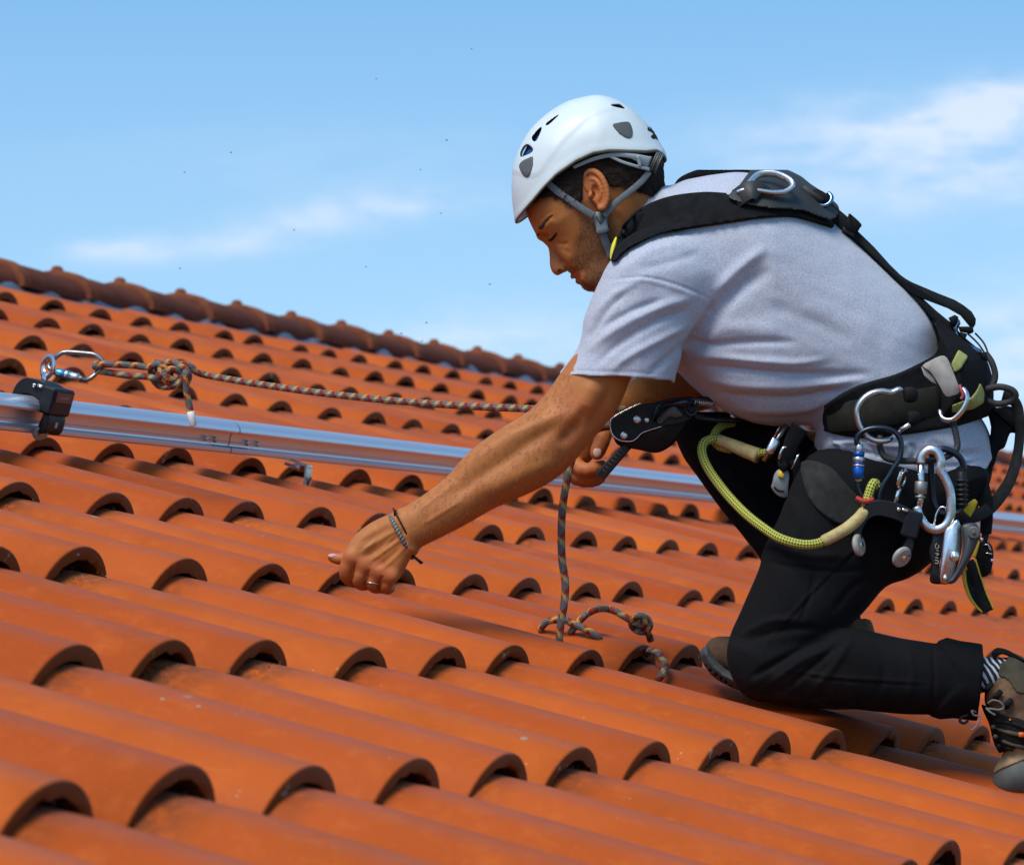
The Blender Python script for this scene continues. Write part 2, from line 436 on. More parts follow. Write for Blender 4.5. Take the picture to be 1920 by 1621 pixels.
# lead flashing that runs under the ridge tiles
m = Mat('lead_flashing', (.22, .27, .34), .45, .6); m.mix(m.rng(m.noise(8, 4), .4, .65), (.16, .18, .21)); m.bump(m.noise(14, 4), .5, .01); M_lead = m.done()
xs = np.arange(-7*UP_, 88*UP_, .03); FL = []
for s, h in ((-.150, -.045), (-.135, -.004), (-.10, .006), (0, .015)):
    wob = .014*np.sin(xs*2*math.pi/UP_)+.006*np.sin(xs*9.1)+.004*np.sin(xs*31)
    FL.append(RIDGE+UX*xs[:, None]+SL*(s+wob*.5)[:, None]+NR*(h+(wob if s < -.1 else wob*.3))[:, None])
n = len(xs); F = [(k*n+q, k*n+q+1, (k+1)*n+q+1, (k+1)*n+q) for k in range(3) for q in range(n-1)]
mesh('flashing', np.concatenate(FL), np.array(F), M_lead, house)
# ridge tiles, each a tapered half pipe with a collar and a knob
m = Mat('ridge_clay', (.12, .035, .02), .85, 0, .08); m.mix(m.rng(m.attr('tint'), 0, 1, 0, .5), (.12, .042, .028))
m.mix(m.rng(m.noise(11, 6, .7), .45, .7, 0, .8), (.065, .025, .02)); m.mix(m.rng(m.noise(30, 5, .7), .62, .72, 0, .6), (.30, .15, .05))
m.mix(m.math('MULTIPLY', m.attr('collar'), m.rng(m.noise(25, 4, .7), .3, .6)), (.20, .065, .03)); m.bump(m.noise(120, 4), .4, .002); M_ridge = m.done()
def ridge_tile(x0, first=None):
    L_ = 0.42; st = [0, .004, .05, .055, .2, L_+.03]; th = np.linspace(-.15, math.pi+.15, 19); vs = []; ti = rng.random(); C_ = []
    for k, s in enumerate(st):
        rr = .130 if s < .052 else .124-.010*s/L_
        if k == 0: rr = .122
        for t in th:
            vs.append(np.array([x0+s, -math.cos(t)*rr*1.02, math.sin(t)*rr*.62-.030])+[0, RIDGE[1], RIDGE[2]-.0]+np.array([0, 0, .012*(1-s/L_)])); C_.append(1.0 if s < .052 else max(0, .5-s*3))
    n = len(th); f = [(k*n+q, (k+1)*n+q, (k+1)*n+q+1, k*n+q+1) for k in range(len(st)-1) for q in range(n-1)]
    b = len(vs)
    for k, s in enumerate((0, .06)):
        for t in th: vs.append(np.array([x0+s, -math.cos(t)*.108, math.sin(t)*.105*.62-.030])+[0, RIDGE[1], RIDGE[2]]); C_.append(0)
    f += [(q, q+1, b+q+1, b+q) for q in range(n-1)]+[(b+q, b+q+1, b+n+q+1, b+n+q) for q in range(n-1)]
    # knob
    top = np.array([x0+.03, RIDGE[1], RIDGE[2]+.131*.62-.030+.012])
    b = len(vs); K = 10
    for k, (r, h) in enumerate(((.022, -.010), (.019, .003), (.015, .010), (.009, .014), (.003, .015))):
        for a in range(K): vs.append(top+[math.cos(a*2*math.pi/K)*r*1.2, math.sin(a*2*math.pi/K)*r, h]); C_.append(1.0)
    f += [(b+k*K+a, b+k*K+(a+1) % K, b+(k+1)*K+(a+1) % K, b+(k+1)*K+a) for k in range(4) for a in range(K)]; f.append([b+4*K+a for a in range(K)])
    return np.array(vs), f, dict(tint=np.full(len(vs), ti), collar=np.array(C_))
x = 28.22*UP_-.03-.42*26; k = 0
while x < 88*UP_:
    v, f, at = ridge_tile(x)
    v = v+[0, rng.normal(0, .004), rng.normal(0, .003)]
    if x > -7*UP_: mesh('ridge_tile', v, f, M_ridge, house, attrs=at, sharp=45)
    x += .42+rng.normal(0, .006)
# walls below the eaves and the ground, seen only from other viewpoints
m = Mat('render_wall', (.62, .56, .45), .9); m.mix(m.rng(m.noise(1.2, 5), .4, .7, 0, .5), (.45, .40, .32)); m.bump(m.noise(40, 4), .3, .01); M_wall = m.done()
e0 = roofp(-6.5, -2.7, -.1); e1 = RIDGE*2-e0; zt = e0[2]-.02; X0, X1 = -6.5*UP_, 87.5*UP_; Y0, Y1 = e0[1]+.15, 2*RIDGE[1]-e0[1]-.15
vs = [(X0, Y0, zt-3.2), (X1, Y0, zt-3.2), (X1, Y1, zt-3.2), (X0, Y1, zt-3.2), (X0, Y0, zt), (X1, Y0, zt), (X1, Y1, zt), (X0, Y1, zt), (X0, RIDGE[1], RIDGE[2]-.12), (X1, RIDGE[1], RIDGE[2]-.12)]
mesh('wall', vs, [(0, 1, 5, 4), (2, 3, 7, 6), (0, 4, 8, 7, 3), (1, 2, 6, 9, 5)], M_wall, house, smooth=False)
m = Mat('meadow', (.075, .10, .035), .95); m.mix(m.rng(m.noise(.35, 6), .4, .65), (.12, .11, .05)); m.bump(m.noise(9, 5), .8, .05); M_gr = m.done()
G = 1500; n = 24; gx = np.linspace(-G, G, n); gz = zt-3.2
vs = [(a, b, gz) for b in gx for a in gx]; fs = [(r*n+c, r*n+c+1, (r+1)*n+c+1, (r+1)*n+c) for r in range(n-1) for c in range(n-1)]
o = mesh('ground', vs, fs, M_gr, None, loc=(0, 0, gz)); tag(o, 'wide flat green ground far below the eaves of the house', 'ground', kind='structure')
# ------------------------------------------------------------------ aluminium guide rail
m = Mat('anodised_aluminium', (.60, .64, .72), .30, .72); m.mix(m.rng(m.noise(3, 4, .6, (2, 30, 30)), .4, .7, 0, .35), (.58, .60, .64)); m.bump(m.noise(20, 3, .5, (1, 40, 40)), .05, .001); M_alu = m.done()
M_steel = simple('brushed_steel', (.62, .61, .59), .30, 1.0, .2, 90, .05)
M_black_al = simple('black_anodised', (.007, .008, .010), .48, .0, .5, 50, .05, spec=.3)
M_rub = simple('dark_rubber', (.02, .02, .021), .7, 0, .3, 80, .2)
def railp(i, a, b):
    """along i columns, a metres towards the eaves, b metres up from the rail's foot line"""
    j = 3.82+(i-10.9)*.0140
    return roofp(i, j, .016)+NR*b-SL*a
RS = [(-.046, 0), (-.046, .006), (-.034, .009), (-.030, .030), (-.044, .034), (-.040, .048), (-.022, .060), (-.006, .062), (.004, .0605), (.012, .057), (.018, .0515), (.0205, .0450), (.0198, .0415), (.016, .0400),
      (.006, .0405), (.0035, .0375), (.003, .0300), (.0035, .0215), (.0055, .0200), (.0055, .0165), (.0035, .0155), (.0045, .0125), (.0105, .0110), (.0135, .0080), (.0135, .0025), (.012, 0)]
RS = [(a*.62 if a < 0 else a, b) for a, b in RS]
def rail_seg(i0, i1):
    n = len(RS); st = np.linspace(i0, i1, max(2, int((i1-i0)/2))); v = [railp(i, *p) for i in st for p in RS]
    f = [(k*n+q, (k+1)*n+q, (k+1)*n+(q+1) % n, k*n+(q+1) % n) for k in range(len(st)-1) for q in range(n)]
    f += [list(range(n)), [(len(st)-1)*n+q for q in range(n)][::-1]]
    return np.array(v), f
IJ = 14.17    # the joint in the rail
rail = empty('guide_rail', railp(IJ, -.02, 0), 'long silver aluminium guide rail running across the tiles above the worker\'s reaching hand', 'safety rail')
for a, b in ((-6.5, IJ-.009), (IJ+.009, 87)):
    v, f = rail_seg(a, b); mesh('rail_section', v, f, M_alu, rail, sharp=24)
v = np.array([railp(i, a*.985-.0003, b*.985+.0004) for i in (IJ-.3, IJ+.3) for a, b in RS]); n = len(RS)
mesh('joint_sleeve', v, [(q, n+q, n+(q+1) % n, (q+1) % n) for q in range(n)], M_rub, rail, sharp=30)
for i in (IJ-.42, IJ-.26, IJ+.28, IJ+.46):
    c = railp(i, .0045, .0225)
    v, f = join(cyl(c+SL*.004, c-SL*.007, .0052, 14, .4)); mesh('bolt', v, f, M_steel, rail, sharp=35)
def bracket(i):
    a = railp(i, 0, 0); w = UX*.013; t = .004
    P = [a-SL*(-.04)+NR*(-.004), a-SL*.030-NR*.004, a-SL*.040-NR*.010, a-SL*.046-NR*.055, a-SL*.03-NR*.064, a+SL*.08-NR*.070]
    P = crom(P, 6); vs = []; 
    for k, p in enumerate(P):
        d = P[min(k+1, len(P)-1)]-P[max(k-1, 0)]; nn = np.cross(d, UX); nn = nn/np.linalg.norm(nn)*t/2
        vs += [p-w+nn, p+w+nn, p+w-nn, p-w-nn]
    f = [(4*k+q, 4*k+(q+1) % 4, 4*k+4+(q+1) % 4, 4*k+4+q) for k in range(len(P)-1) for q in range(4)]+[(3, 2, 1, 0), tuple(4*(len(P)-1)+q for q in range(4))]
    o = mesh('bracket', np.array(vs), f, M_steel, rail, sharp=40)
    c = a-SL*.018-NR*.012-UX*.022
    v, f = join(cyl(c-SL*.012, c-SL*.0+UX*.001, .0065, 6, .15), cyl(c-SL*.006, c+SL*.02, .0035, 10))
    mesh('bolt', v, f, M_steel, o, sharp=35)
    # slot in the upright
    s = a-SL*.047-NR*.035
    v, f = box(s-SL*.0015, UX*.003, NR*.011-SL*.0012, SL*.001, .3); mesh('slot', v, f, M_rub, o, smooth=False)
BI = 15.35
for i in (BI, BI+17.6, BI+31, -3): bracket(i)
# ------------------------------------------------------------------ sculpting: distance fields turned into meshes (frame: worker-pixels x, y, depth)
def poly_sd(X, Y, P):
    """signed distance to a closed outline, positive INSIDE"""
    P = np.asarray(P, float); d = np.full(np.broadcast(X, Y).shape, 1e18); ins = np.zeros(d.shape, bool)
    for i in range(len(P)):
        ax, ay = P[i-1]; bx, by = P[i]; ex, ey = bx-ax, by-ay; l = ex*ex+ey*ey
        if l < 1e-9: continue
        t = np.clip(((X-ax)*ex+(Y-ay)*ey)/l, 0, 1)
        d = np.minimum(d, (X-ax-t*ex)**2+(Y-ay-t*ey)**2)
        if ey != 0:
            c = ((ay <= Y) & (by > Y)) | ((by <= Y) & (ay > Y))
            ins ^= c & (X < ax+(Y-ay)/ey*ex)
    d = np.sqrt(d); return np.where(ins, d, -d)
def line_d(X, Y, P):
    d = np.full(np.broadcast(X, Y).shape, 1e9); s = np.zeros(d.shape); tot = 0
    P = np.asarray(P, float)
    for i in range(len(P)-1):
        ex, ey = P[i+1]-P[i]; l = math.hypot(ex, ey)+1e-9
        t = np.clip(((X-P[i, 0])*ex+(Y-P[i, 1])*ey)/l/l, 0, 1)
        q = np.hypot(X-P[i, 0]-t*ex, Y-P[i, 1]-t*ey); k = q < d; s = np.where(k, tot+t*l, s); d = np.minimum(d, q); tot += l
    return d, s/tot
class Grid:
    def __init__(s, x0, x1, y0, y1, d0, d1, h):
        s.o = np.array([x0, y0, d0], float); s.h = h
        s.x = np.arange(x0, x1, h, dtype=np.float32); s.y = np.arange(y0, y1, h, dtype=np.float32); s.d = np.arange(d0, d1, h, dtype=np.float32)
        s.F = np.full((len(s.x), len(s.y), len(s.d)), 40, np.float32)
        s.X = s.x[:, None, None]; s.Y = s.y[None, :, None]; s.D = s.d[None, None, :]
    def comb(s, sl, f, k=0, op='u'):
        A = s.F[sl]
        if op == 'u': pass
        elif op == 's': f = -f
        if op == 'u':
            if k > 0:
                h = np.clip(.5+.5*(A-f)/k, 0, 1); s.F[sl] = A*(1-h)+f*h-k*h*(1-h)
            else: s.F[sl] = np.minimum(A, f)
        else:      # 's' subtract (f already negated), 'i' intersect
            if k > 0:
                h = np.clip(.5-.5*(A-f)/k, 0, 1); s.F[sl] = A*(1-h)+f*h+k*h*(1-h)
            else: s.F[sl] = np.maximum(A, f)
    def sl(s, lo, hi):
        r = []
        for a, ax in enumerate((s.x, s.y, s.d)):
            i0 = max(0, int((lo[a]-s.o[a])/s.h)); i1 = min(len(ax), int((hi[a]-s.o[a])/s.h)+2); r.append(slice(i0, max(i0, i1)))
        return tuple(r)
    def sub(s, sl): return s.x[sl[0]][:, None, None], s.y[sl[1]][None, :, None], s.d[sl[2]][None, None, :]
    def inflate(s, poly, c, W, Dm, k=0, op='u', sm=5, off=0, e=2.0):
        P = crom(poly, sm, True) if sm > 1 else np.asarray(poly, float)
        m = 14+k+off
        cc = c if callable(c) else (lambda X, Y: c+0*X*Y)
        WW = W if callable(W) else (lambda X, Y: W+0*X*Y)
        x0, y0 = P.min(0)-m; x1, y1 = P.max(0)+m
        sx = s.sl((x0, y0, s.d[0]), (x1, y1, s.d[-1])); X = s.x[sx[0]][:, None]; Y = s.y[sx[1]][None, :]
        d = poly_sd(X, Y, P)
        C = cc(X, Y); w = WW(X, Y); dm = Dm(X, Y) if callable(Dm) else Dm
        lo = (C-w).min()-m; hi = (C+w).max()+m; sd = s.sl((x0, y0, lo), (x1, y1, hi)); D = s.d[sd[2]][None, None, :]
        q = np.maximum(1-d/dm, 0)[:, :, None]; r = np.abs((D-C[:, :, None])/w[:, :, None])
        f = ((q**e+r**e)**(1/e)-1)*np.minimum(dm, w).reshape(np.broadcast(dm, w).shape+(1,)) if callable(Dm) else ((q**e+r**e)**(1/e)-1)*np.minimum(dm, w)[:, :, None]
        s.comb(sd, (f-off).astype(np.float32), k, op)
    def cone(s, a, b, ra, rb, k=0, op='u', sd=1.0):
        a = np.array(a, float); b = np.array(b, float); R = max(ra, rb); m = R*max(1, sd)+12+k
        q = s.sl(np.minimum(a, b)-m, np.maximum(a, b)+m); X, Y, D = s.sub(q)
        e = b-a; eD = e[2]/sd; l = e[0]**2+e[1]**2+eD**2+1e-9
        px, py, pd = X-a[0], Y-a[1], (D-a[2])/sd
        t = np.clip((px*e[0]+py*e[1]+pd*eD)/l, 0, 1)
        f = np.sqrt((px-t*e[0])**2+(py-t*e[1])**2+(pd-t*eD)**2)-(ra+(rb-ra)*t)
        s.comb(q, f.astype(np.float32), k, op)
    def chain(s, pts, k=6, op='u', sd=1.0, sm=0):
        P = np.asarray(pts, float)
        if sm: P = crom(P, sm)
        for i in range(len(P)-1): s.cone(P[i, :3], P[i+1, :3], P[i, 3], P[i+1, 3], k, op, sd)
    def ell(s, c, r, ang=0, k=0, op='u', tilt=0):
        c = np.array(c, float); m = max(r)+10+k; q = s.sl(c-m, c+m); X, Y, D = s.sub(q)
        px, py, pd = X-c[0], Y-c[1], D-c[2]; ca, sa = math.cos(math.radians(ang)), math.sin(math.radians(ang))
        u = px*ca+py*sa; v = -px*sa+py*ca
        if tilt: ct, st = math.cos(math.radians(tilt)), math.sin(math.radians(tilt)); u, pd = u*ct+pd*st, -u*st+pd*ct
        n = np.sqrt((u/r[0])**2+(v/r[1])**2+(pd/r[2])**2); f = (n-1)*min(r)
        s.comb(q, f.astype(np.float32), k, op)
    def cut(s, poly, d0=-1e9, d1=1e9, k=0, sm=0, keep=False):
        """remove (or keep only) what lies inside an outline between two depths"""
        P = crom(poly, sm, True) if sm else np.asarray(poly, float)
        d = poly_sd(s.x[:, None], s.y[None, :], P)[:, :, None]
        f = np.minimum(np.minimum(d, s.D-d0), d1-s.D).astype(np.float32)      # positive inside
        s.comb((slice(None),)*3, -f if keep else f, k, 'i')
    def mesh(s, smooth=1):
        F = s.F; S = F < 0
        c = np.zeros(tuple(n-1 for n in F.shape), np.int8)
        for i in (0, 1):
            for j in (0, 1):
                for k in (0, 1): c += S[i:F.shape[0]-1+i, j:F.shape[1]-1+j, k:F.shape[2]-1+k]
        act = (c > 0) & (c < 8); idx = np.argwhere(act); id_ = np.full(act.shape, -1, np.int32); id_[act] = np.arange(len(idx))
        cor = {}
        for i in (0, 1):
            for j in (0, 1):
                for k in (0, 1): cor[i, j, k] = F[idx[:, 0]+i, idx[:, 1]+j, idx[:, 2]+k]
        acc = np.zeros((len(idx), 3)); cnt = np.zeros(len(idx))
        for ax in range(3):
            for p in (0, 1):
                for q in (0, 1):
                    a = [p, q]; a.insert(ax, 0); b = [p, q]; b.insert(ax, 1)
                    fa, fb = cor[tuple(a)], cor[tuple(b)]; m = (fa < 0) != (fb < 0); t = np.where(m, fa/(fa-fb+1e-12), 0)
                    pt = np.array(a, float)[None, :]+np.zeros((len(idx), 1)); pt[:, ax] = t
                    acc += pt*m[:, None]; cnt += m
        v = (idx+acc/cnt[:, None])*s.h+s.o
        fs = []
        for ax in range(3):
            o1, o2 = (ax+1) % 3, (ax+2) % 3
            sa = [slice(1, -1)]*3; sa[ax] = slice(0, -1); sb = [slice(1, -1)]*3; sb[ax] = slice(1, None)
            A = S[tuple(sa)]; B = S[tuple(sb)]
            for flip, msk in ((False, A & ~B), (True, B & ~A)):
                e = np.argwhere(msk)
                if len(e) == 0: continue
                e[:, o1] += 1; e[:, o2] += 1
                def at(d1, d2):
                    q = e.copy(); q[:, o1] += d1; q[:, o2] += d2; return id_[q[:, 0], q[:, 1], q[:, 2]]
                Q = np.stack([at(-1, -1), at(0, -1), at(0, 0), at(-1, 0)], 1)
                fs.append(Q[:, ::-1] if flip else Q)
        f = np.concatenate(fs); f = f[(f >= 0).all(1)]
        for _ in range(smooth): v = lap(v, f, .5)
        return v, f
def lap(v, f, w=.5):
    a = f.ravel(); b = np.roll(f, -1, 1).ravel(); n = len(v); acc = np.stack([np.bincount(a, v[b, i], n)+np.bincount(b, v[a, i], n) for i in range(3)], 1)
    c = np.bincount(a, minlength=n)+np.bincount(b, minlength=n)
    return v*(1-w)+w*acc/np.maximum(c, 1)[:, None]
def normals(v, f):
    n = np.cross(v[f[:, 2]]-v[f[:, 0]], v[f[:, 3]]-v[f[:, 1]]); N_ = np.stack([sum(np.bincount(f[:, k], n[:, i], len(v)) for k in range(4)) for i in range(3)], 1)
    return N_/(np.linalg.norm(N_, axis=1)[:, None]+1e-12)
def folds(v, f, strokes, near=True):
    """press soft folds into a surface: strokes of (polyline, width, amplitude px, depth side)"""
    n = normals(v, f); off = np.zeros(len(v))
    for st in strokes:
        P, w, amp = st[:3]; P = crom(P, 4); side = st[3] if len(st) > 3 else -1
        lo = P.min(0)-w*3; hi = P.max(0)+w*3
        k = np.where((v[:, 0] > lo[0]) & (v[:, 0] < hi[0]) & (v[:, 1] > lo[1]) & (v[:, 1] < hi[1]) & (n[:, 2]*side > -.35))[0]
        if len(k) == 0: continue
        d, s = line_d(v[k, 0], v[k, 1], P)
        off[k] += amp*np.exp(-(d/w)**2)*np.clip(np.sin(np.clip(s, .0, 1)*math.pi)*1.6, 0, 1)
    return v+n*off[:, None]
def blur2(x, y, sc, seed):
    """smooth pseudo-noise of two coordinates"""
    r = np.random.default_rng(seed); o = np.zeros(np.broadcast(x, y).shape)
    for k in range(7):
        a = r.uniform(0, 6.28); q = r.uniform(.6, 1.7)/sc; o += np.sin((x*math.cos(a)+y*math.sin(a))*q+r.uniform(0, 6.28))
    return o/3.5
# ------------------------------------------------------------------ the worker
def skin_mat():
    m = Mat('skin', (.43, .152, .036), .55, 0, .3)
    m.mix(m.rng(m.noise(22, 4, .6), .35, .7, 0, .55), (.33, .104, .025))
    m.mix(m.math('MULTIPLY', m.attr('red'), .8), (.45, .105, .035))
    m.mix(m.rng(m.noise(330, 3, .6), .5, .75, 0, .35), (.30, .12, .06))
    st = m.math('MULTIPLY', m.math('MULTIPLY', m.attr('stub'), .72), m.rng(m.noise(900, 2, .7, (1, 1, .35)), .36, .62, .5, 1))
    m.mix(st, (.060, .034, .022))
    hr = m.math('MULTIPLY', m.attr('hairy'), m.rng(m.noise(300, 3, .7, (.25, 1, 1)), .52, .72, 0, .2))
    m.mix(hr, (.20, .09, .045))
    m.bump(m.noise(520, 4, .7), .35, .0010); m.bump(m.noise(60, 3), .15, .002)
    m.b.inputs['Subsurface Weight'].default_value = .06; m.b.inputs['Subsurface Radius'].default_value = (.010, .004, .002); m.b.inputs['Subsurface Scale'].default_value = .6
    return m.done()
M_skin = skin_mat()
person = empty('person', V(1560, 1290, -60), 'kneeling man in a grey t-shirt and black jeans gripping a tile lip', 'person')
bodyV, bodyF, bodyA = [], [], []
def addbody(g, smooth=1, fold=None):
    v, f = g.mesh(smooth)
    if fold: v = folds(v, f, fold)
    bodyV.append(v); bodyF.append(f)
    return v, f
# --- head
H = Grid(985, 1275, 195, 570, -112, 112, 1.6)
HEADP = [(989, 405), (995, 420), (1003, 436), (1011, 447), (1021, 455), (1033, 463), (1046, 480), (1057, 496), (1066, 508), (1073, 515), (1080, 521), (1087, 529), (1094, 534), (1103, 538), (1112, 545), (1124, 549), (1142, 542), (1160, 520), (1190, 500),
         (1232, 440), (1243, 375), (1240, 330), (1238, 290), (1222, 250), (1190, 225), (1140, 212), (1085, 222), (1040, 255), (1010, 300), (990, 350), (986, 385)]
def wh(X, Y):
    t = (X-990)*.63+(Y-400)*.78; return 86-24*np.clip((t-50)/130, 0, 1)
H.inflate(HEADP, 0, wh, 78, sm=4, e=2.1)
H.inflate([(1019, 448), (1028, 465), (1030.5, 482), (1031, 496), (1034, 507), (1039, 513.5), (1045.5, 516.5), (1053, 513), (1062, 507), (1068, 490), (1060, 470), (1040, 450)], 0, lambda X, Y: 10+8*np.clip((Y-465)/40, 0, 1), 17, 5, sm=4)
for s in (-1, 1):
    H.ell((1055, 503, 12*s), (9, 8, 6.5), 40, 4)
    H.ell((1078, 472, 44*s), (28, 22, 14), 40, 16)                          # cheek
    H.chain([(1014, 443, 8*s, 6), (1016, 432, 30*s, 7.5), (1026, 415, 56*s, 7), (1040, 398, 70*s, 5)], 8)
    H.ell((1022, 452, 38*s), (14, 19, 23), 52-90, 8, 's')
    H.ell((1041, 440.5, 36*s), (13.5, 13.5, 15), 0, 2.5)                    # lidded eyeball
    H.chain([(1075, 518, 0, 5.0), (1081, 514, 12*s, 4.5), (1089, 506, 22*s, 2.5)], 3)
    H.chain([(1084.5, 526.5, 0, 5.2), (1089, 522, 12*s, 4.5), (1094, 512, 20*s, 2.5)], 3)
    H.ell((1130, 505, 46*s), (42, 20, 16), -35, 16)                         # jaw angle
H.ell((1103, 534, 0), (13, 11, 18), 30, 8)
for s in (-1, 1):
    H.ell((1052, 508.5, 12*s), (6, 3.6, 7), 28, 1.5, 's')
    H.chain([(1076, 524, 0, 1.8), (1082, 519.5, 12*s, 1.7), (1092, 508, 26*s, 1.2)], 1.5, 's')
    H.chain([(1039, 428, 52*s, 2.2), (1030, 434, 46*s, 2.4), (1024, 443, 32*s, 2.0)], 2, 's')       # lid fold
    # ear
    ce = lambda X, Y, s=s: s*(80+(X-1093)*.42)+0*Y
    EAR = [(1094, 345), (1093, 333), (1098, 323), (1109, 318.5), (1122, 323), (1133, 335), (1140, 353), (1142, 372), (1138, 386), (1130, 394), (1122, 393), (1117, 384), (1109, 376), (1102, 364)]
    H.inflate(EAR, ce, 6, 6, 3, sm=3)
    H.chain([(x, y, s*(84+(x-1093)*.42), r) for x, y, r in ((1101, 356, 3), (1096, 342, 4), (1096, 330, 5), (1103, 322, 5.5), (1114, 321, 5.5), (1125, 329, 5.5), (1133, 342, 5.2), (1138, 358, 4.8), (1139, 374, 4.6), (1133, 388, 5.5), (1126, 390, 6))], 2, sm=2)
    H.chain([(x, y, s*(85+(x-1093)*.42), r) for x, y, r in ((1107, 336, 2.6), (1116, 337, 3), (1124, 346, 3.4), (1128, 360, 3.4), (1124, 374, 3))], 2, sm=2)
    H.ell((1115, 357, s*97), (7.5, 12, 9), -12, 2, 's'); H.ell((1112, 366, s*92), (5, 7, 9), 0, 2, 's')
    H.ell((1107, 366, s*92), (4.5, 6.5, 5), 15, 2)
H.chain([(1180, 400, 0, 60), (1215, 440, 0, 64), (1260, 480, 0, 66)], 14, sd=1.02)
H.chain([(1150, 400, -62, 16), (1170, 440, -50, 18), (1180, 520, -30, 18)], 10)
hv, hf = H.mesh(1)
hv = folds(hv, hf, [([(1068, 500), (1078, 490), (1090, 500)], 5, -1.5), ([(1150, 395), (1175, 430), (1190, 470)], 9, -3), ([(1050, 462), (1060, 470), (1072, 476)], 5, -1.2), ([(1012, 418), (1022, 404), (1038, 392)], 3, -.8), ([(1050, 488), (1058, 492), (1063, 500), (1062, 508)], 3, -2.2), ([(1042, 453), (1053, 458), (1067, 456)], 4, -2.0), ([(1018, 437), (1024, 424), (1040, 410)], 6, 2.5), ([(1100, 500), (1104, 515), (1098, 528)], 5, -1.2), ([(1095, 440), (1085, 470), (1088, 495)], 9, -2.5)])
# --- near arm and hand, far arm and hand
A1 = Grid(764, 1290, 600, 1050, -275, -115, 2.6)
def fx(xs, ys): return lambda X, Y: np.interp(X+0*Y, xs, ys)
ARM = [(1190, 610), (1115, 625), (1082, 660), (1049, 702), (1022, 740), (985, 775), (930, 810), (880, 850), (832, 898), (790, 930), (745, 960), (730, 985), (745, 1030), (779, 1029), (802, 1019), (870, 985), (932, 950), (1008, 917), (1060, 882), (1113, 822), (1160, 762), (1184, 706), (1215, 650)]
wA = fx([735, 790, 900, 980, 1060, 1180], [30, 33, 50, 55, 52, 62]); cA = fx([740, 900, 1200], [-212, -205, -195])
A1.inflate(ARM, cA, wA, fx([740, 800, 900, 1000, 1100], [36, 40, 56, 66, 74]), sm=4)
ARMF = [([(1060, 790), (1000, 825), (950, 860), (880, 905), (820, 950)], 15, -5), ([(1075, 770), (1020, 790), (960, 815), (900, 850), (850, 890)], 14, 4.5), ([(1100, 760), (1080, 800), (1045, 835)], 12, -5),
        ([(1050, 860), (980, 890), (900, 930)], 16, 4), ([(1120, 710), (1100, 760), (1070, 800)], 20, 4), ([(1150, 715), (1130, 760), (1095, 810)], 12, -3.5), ([(870, 935), (830, 960), (790, 985)], 4, 1.2), ([(860, 900), (820, 930), (780, 962)], 4, 1.2)]
ARMF = [(a, b, c*1.35) for a, b, c in ARMF]
addbody(A1, 2, ARMF)
def hand_near():
    g = Grid(600, 800, 925, 1125, -262, -118, 1.5)
    g.inflate(ARM, cA, wA, fx([740, 800, 900, 1000, 1100], [36, 40, 56, 66, 74]), sm=4)
    g.cut([(600, 900), (790, 900), (800, 1130), (600, 1130)], keep=True)
    g.inflate([(760, 958), (735, 962), (700, 977), (672, 997), (653, 1020), (646, 1040), (652, 1062), (674, 1078), (702, 1090), (730, 1098), (752, 1080), (769, 1048), (785, 1028)], -213, 27, 24, 8, sm=4)
    for ch in ([(660, 1040, -220, 14), (651, 1062, -221, 13.5), (649, 1079, -212, 11.5), (657, 1087, -192, 11), (668, 1086, -160, 9.5)],
               [(684, 1054, -222, 14), (675, 1078, -224, 13), (673, 1091, -214, 11), (681, 1096, -192, 10.5), (692, 1095, -160, 9)],
               [(709, 1066, -222, 13.5), (699, 1088, -223, 12.5), (699, 1098, -212, 10.8), (707, 1102, -192, 10), (716, 1101, -162, 9)],
               [(734, 1076, -219, 12.5), (724, 1095, -220, 11.5), (725, 1103, -207, 9.8), (731, 1103, -190, 9), (733, 1097, -172, 7)]):
        q = Grid(600, 800, 925, 1125, -262, -118, 1.5); q.chain(ch, 3, sm=3)
        h = np.clip(.5+.5*(g.F-q.F)/4.0, 0, 1); g.F = g.F*(1-h)+q.F*h-4.0*h*(1-h)
    q = Grid(600, 800, 925, 1125, -262, -118, 1.5); q.chain([(700, 1010, -208, 17), (672, 1030, -204, 13), (648, 1046, -202, 10.5), (632, 1047, -200, 9), (621, 1044, -199, 7)], 4, sm=3)
    h = np.clip(.5+.5*(g.F-q.F)/5.0, 0, 1); g.F = g.F*(1-h)+q.F*h-5.0*h*(1-h)
    for x, y in ((660, 1044), (683, 1058), (708, 1070), (732, 1079)): g.ell((x, y, -231), (14, 13, 11), 20, 9)
    v, f = g.mesh(2)
    v = folds(v, f, [([(760, 985), (715, 1010), (670, 1040)], 4.5, 2.2), ([(765, 1000), (725, 1030), (690, 1055)], 4, 2.2), ([(768, 1015), (740, 1045), (715, 1070)], 4, 2.0),
                     ([(740, 980), (710, 1000), (668, 1022)], 6, -1.5), ([(750, 1005), (710, 1028), (678, 1048)], 5, -1.8), ([(755, 1025), (728, 1048), (702, 1066)], 5, -1.8), ([(745, 1000), (718, 1030), (725, 1062)], 3, 1.4), ([(700, 985), (705, 1010), (680, 1030)], 2.6, 1.2),
                     ([(669, 1052), (661, 1070), (661, 1090)], 3, -2.5), ([(694, 1066), (685, 1084), (686, 1098)], 3, -2.5), ([(719, 1078), (710, 1094), (712, 1104)], 3, -2.5)])
    v[:, 2] += 20*np.clip((766-v[:, 0])/60, 0, 1)
    bodyV.append(v); bodyF.append(f)
hand_near()
A2 = Grid(1035, 1420, 640, 925, -10, 260, 2.4)
A2.chain([(1410, 640, 185, 62), (1340, 705, 170, 50), (1290, 726, 155, 46), (1230, 738, 125, 39), (1180, 752, 100, 32), (1140, 775, 80, 28)], 10, sm=2)
A2.ell((1092, 828, 66), (32, 50, 22), 18, 14)
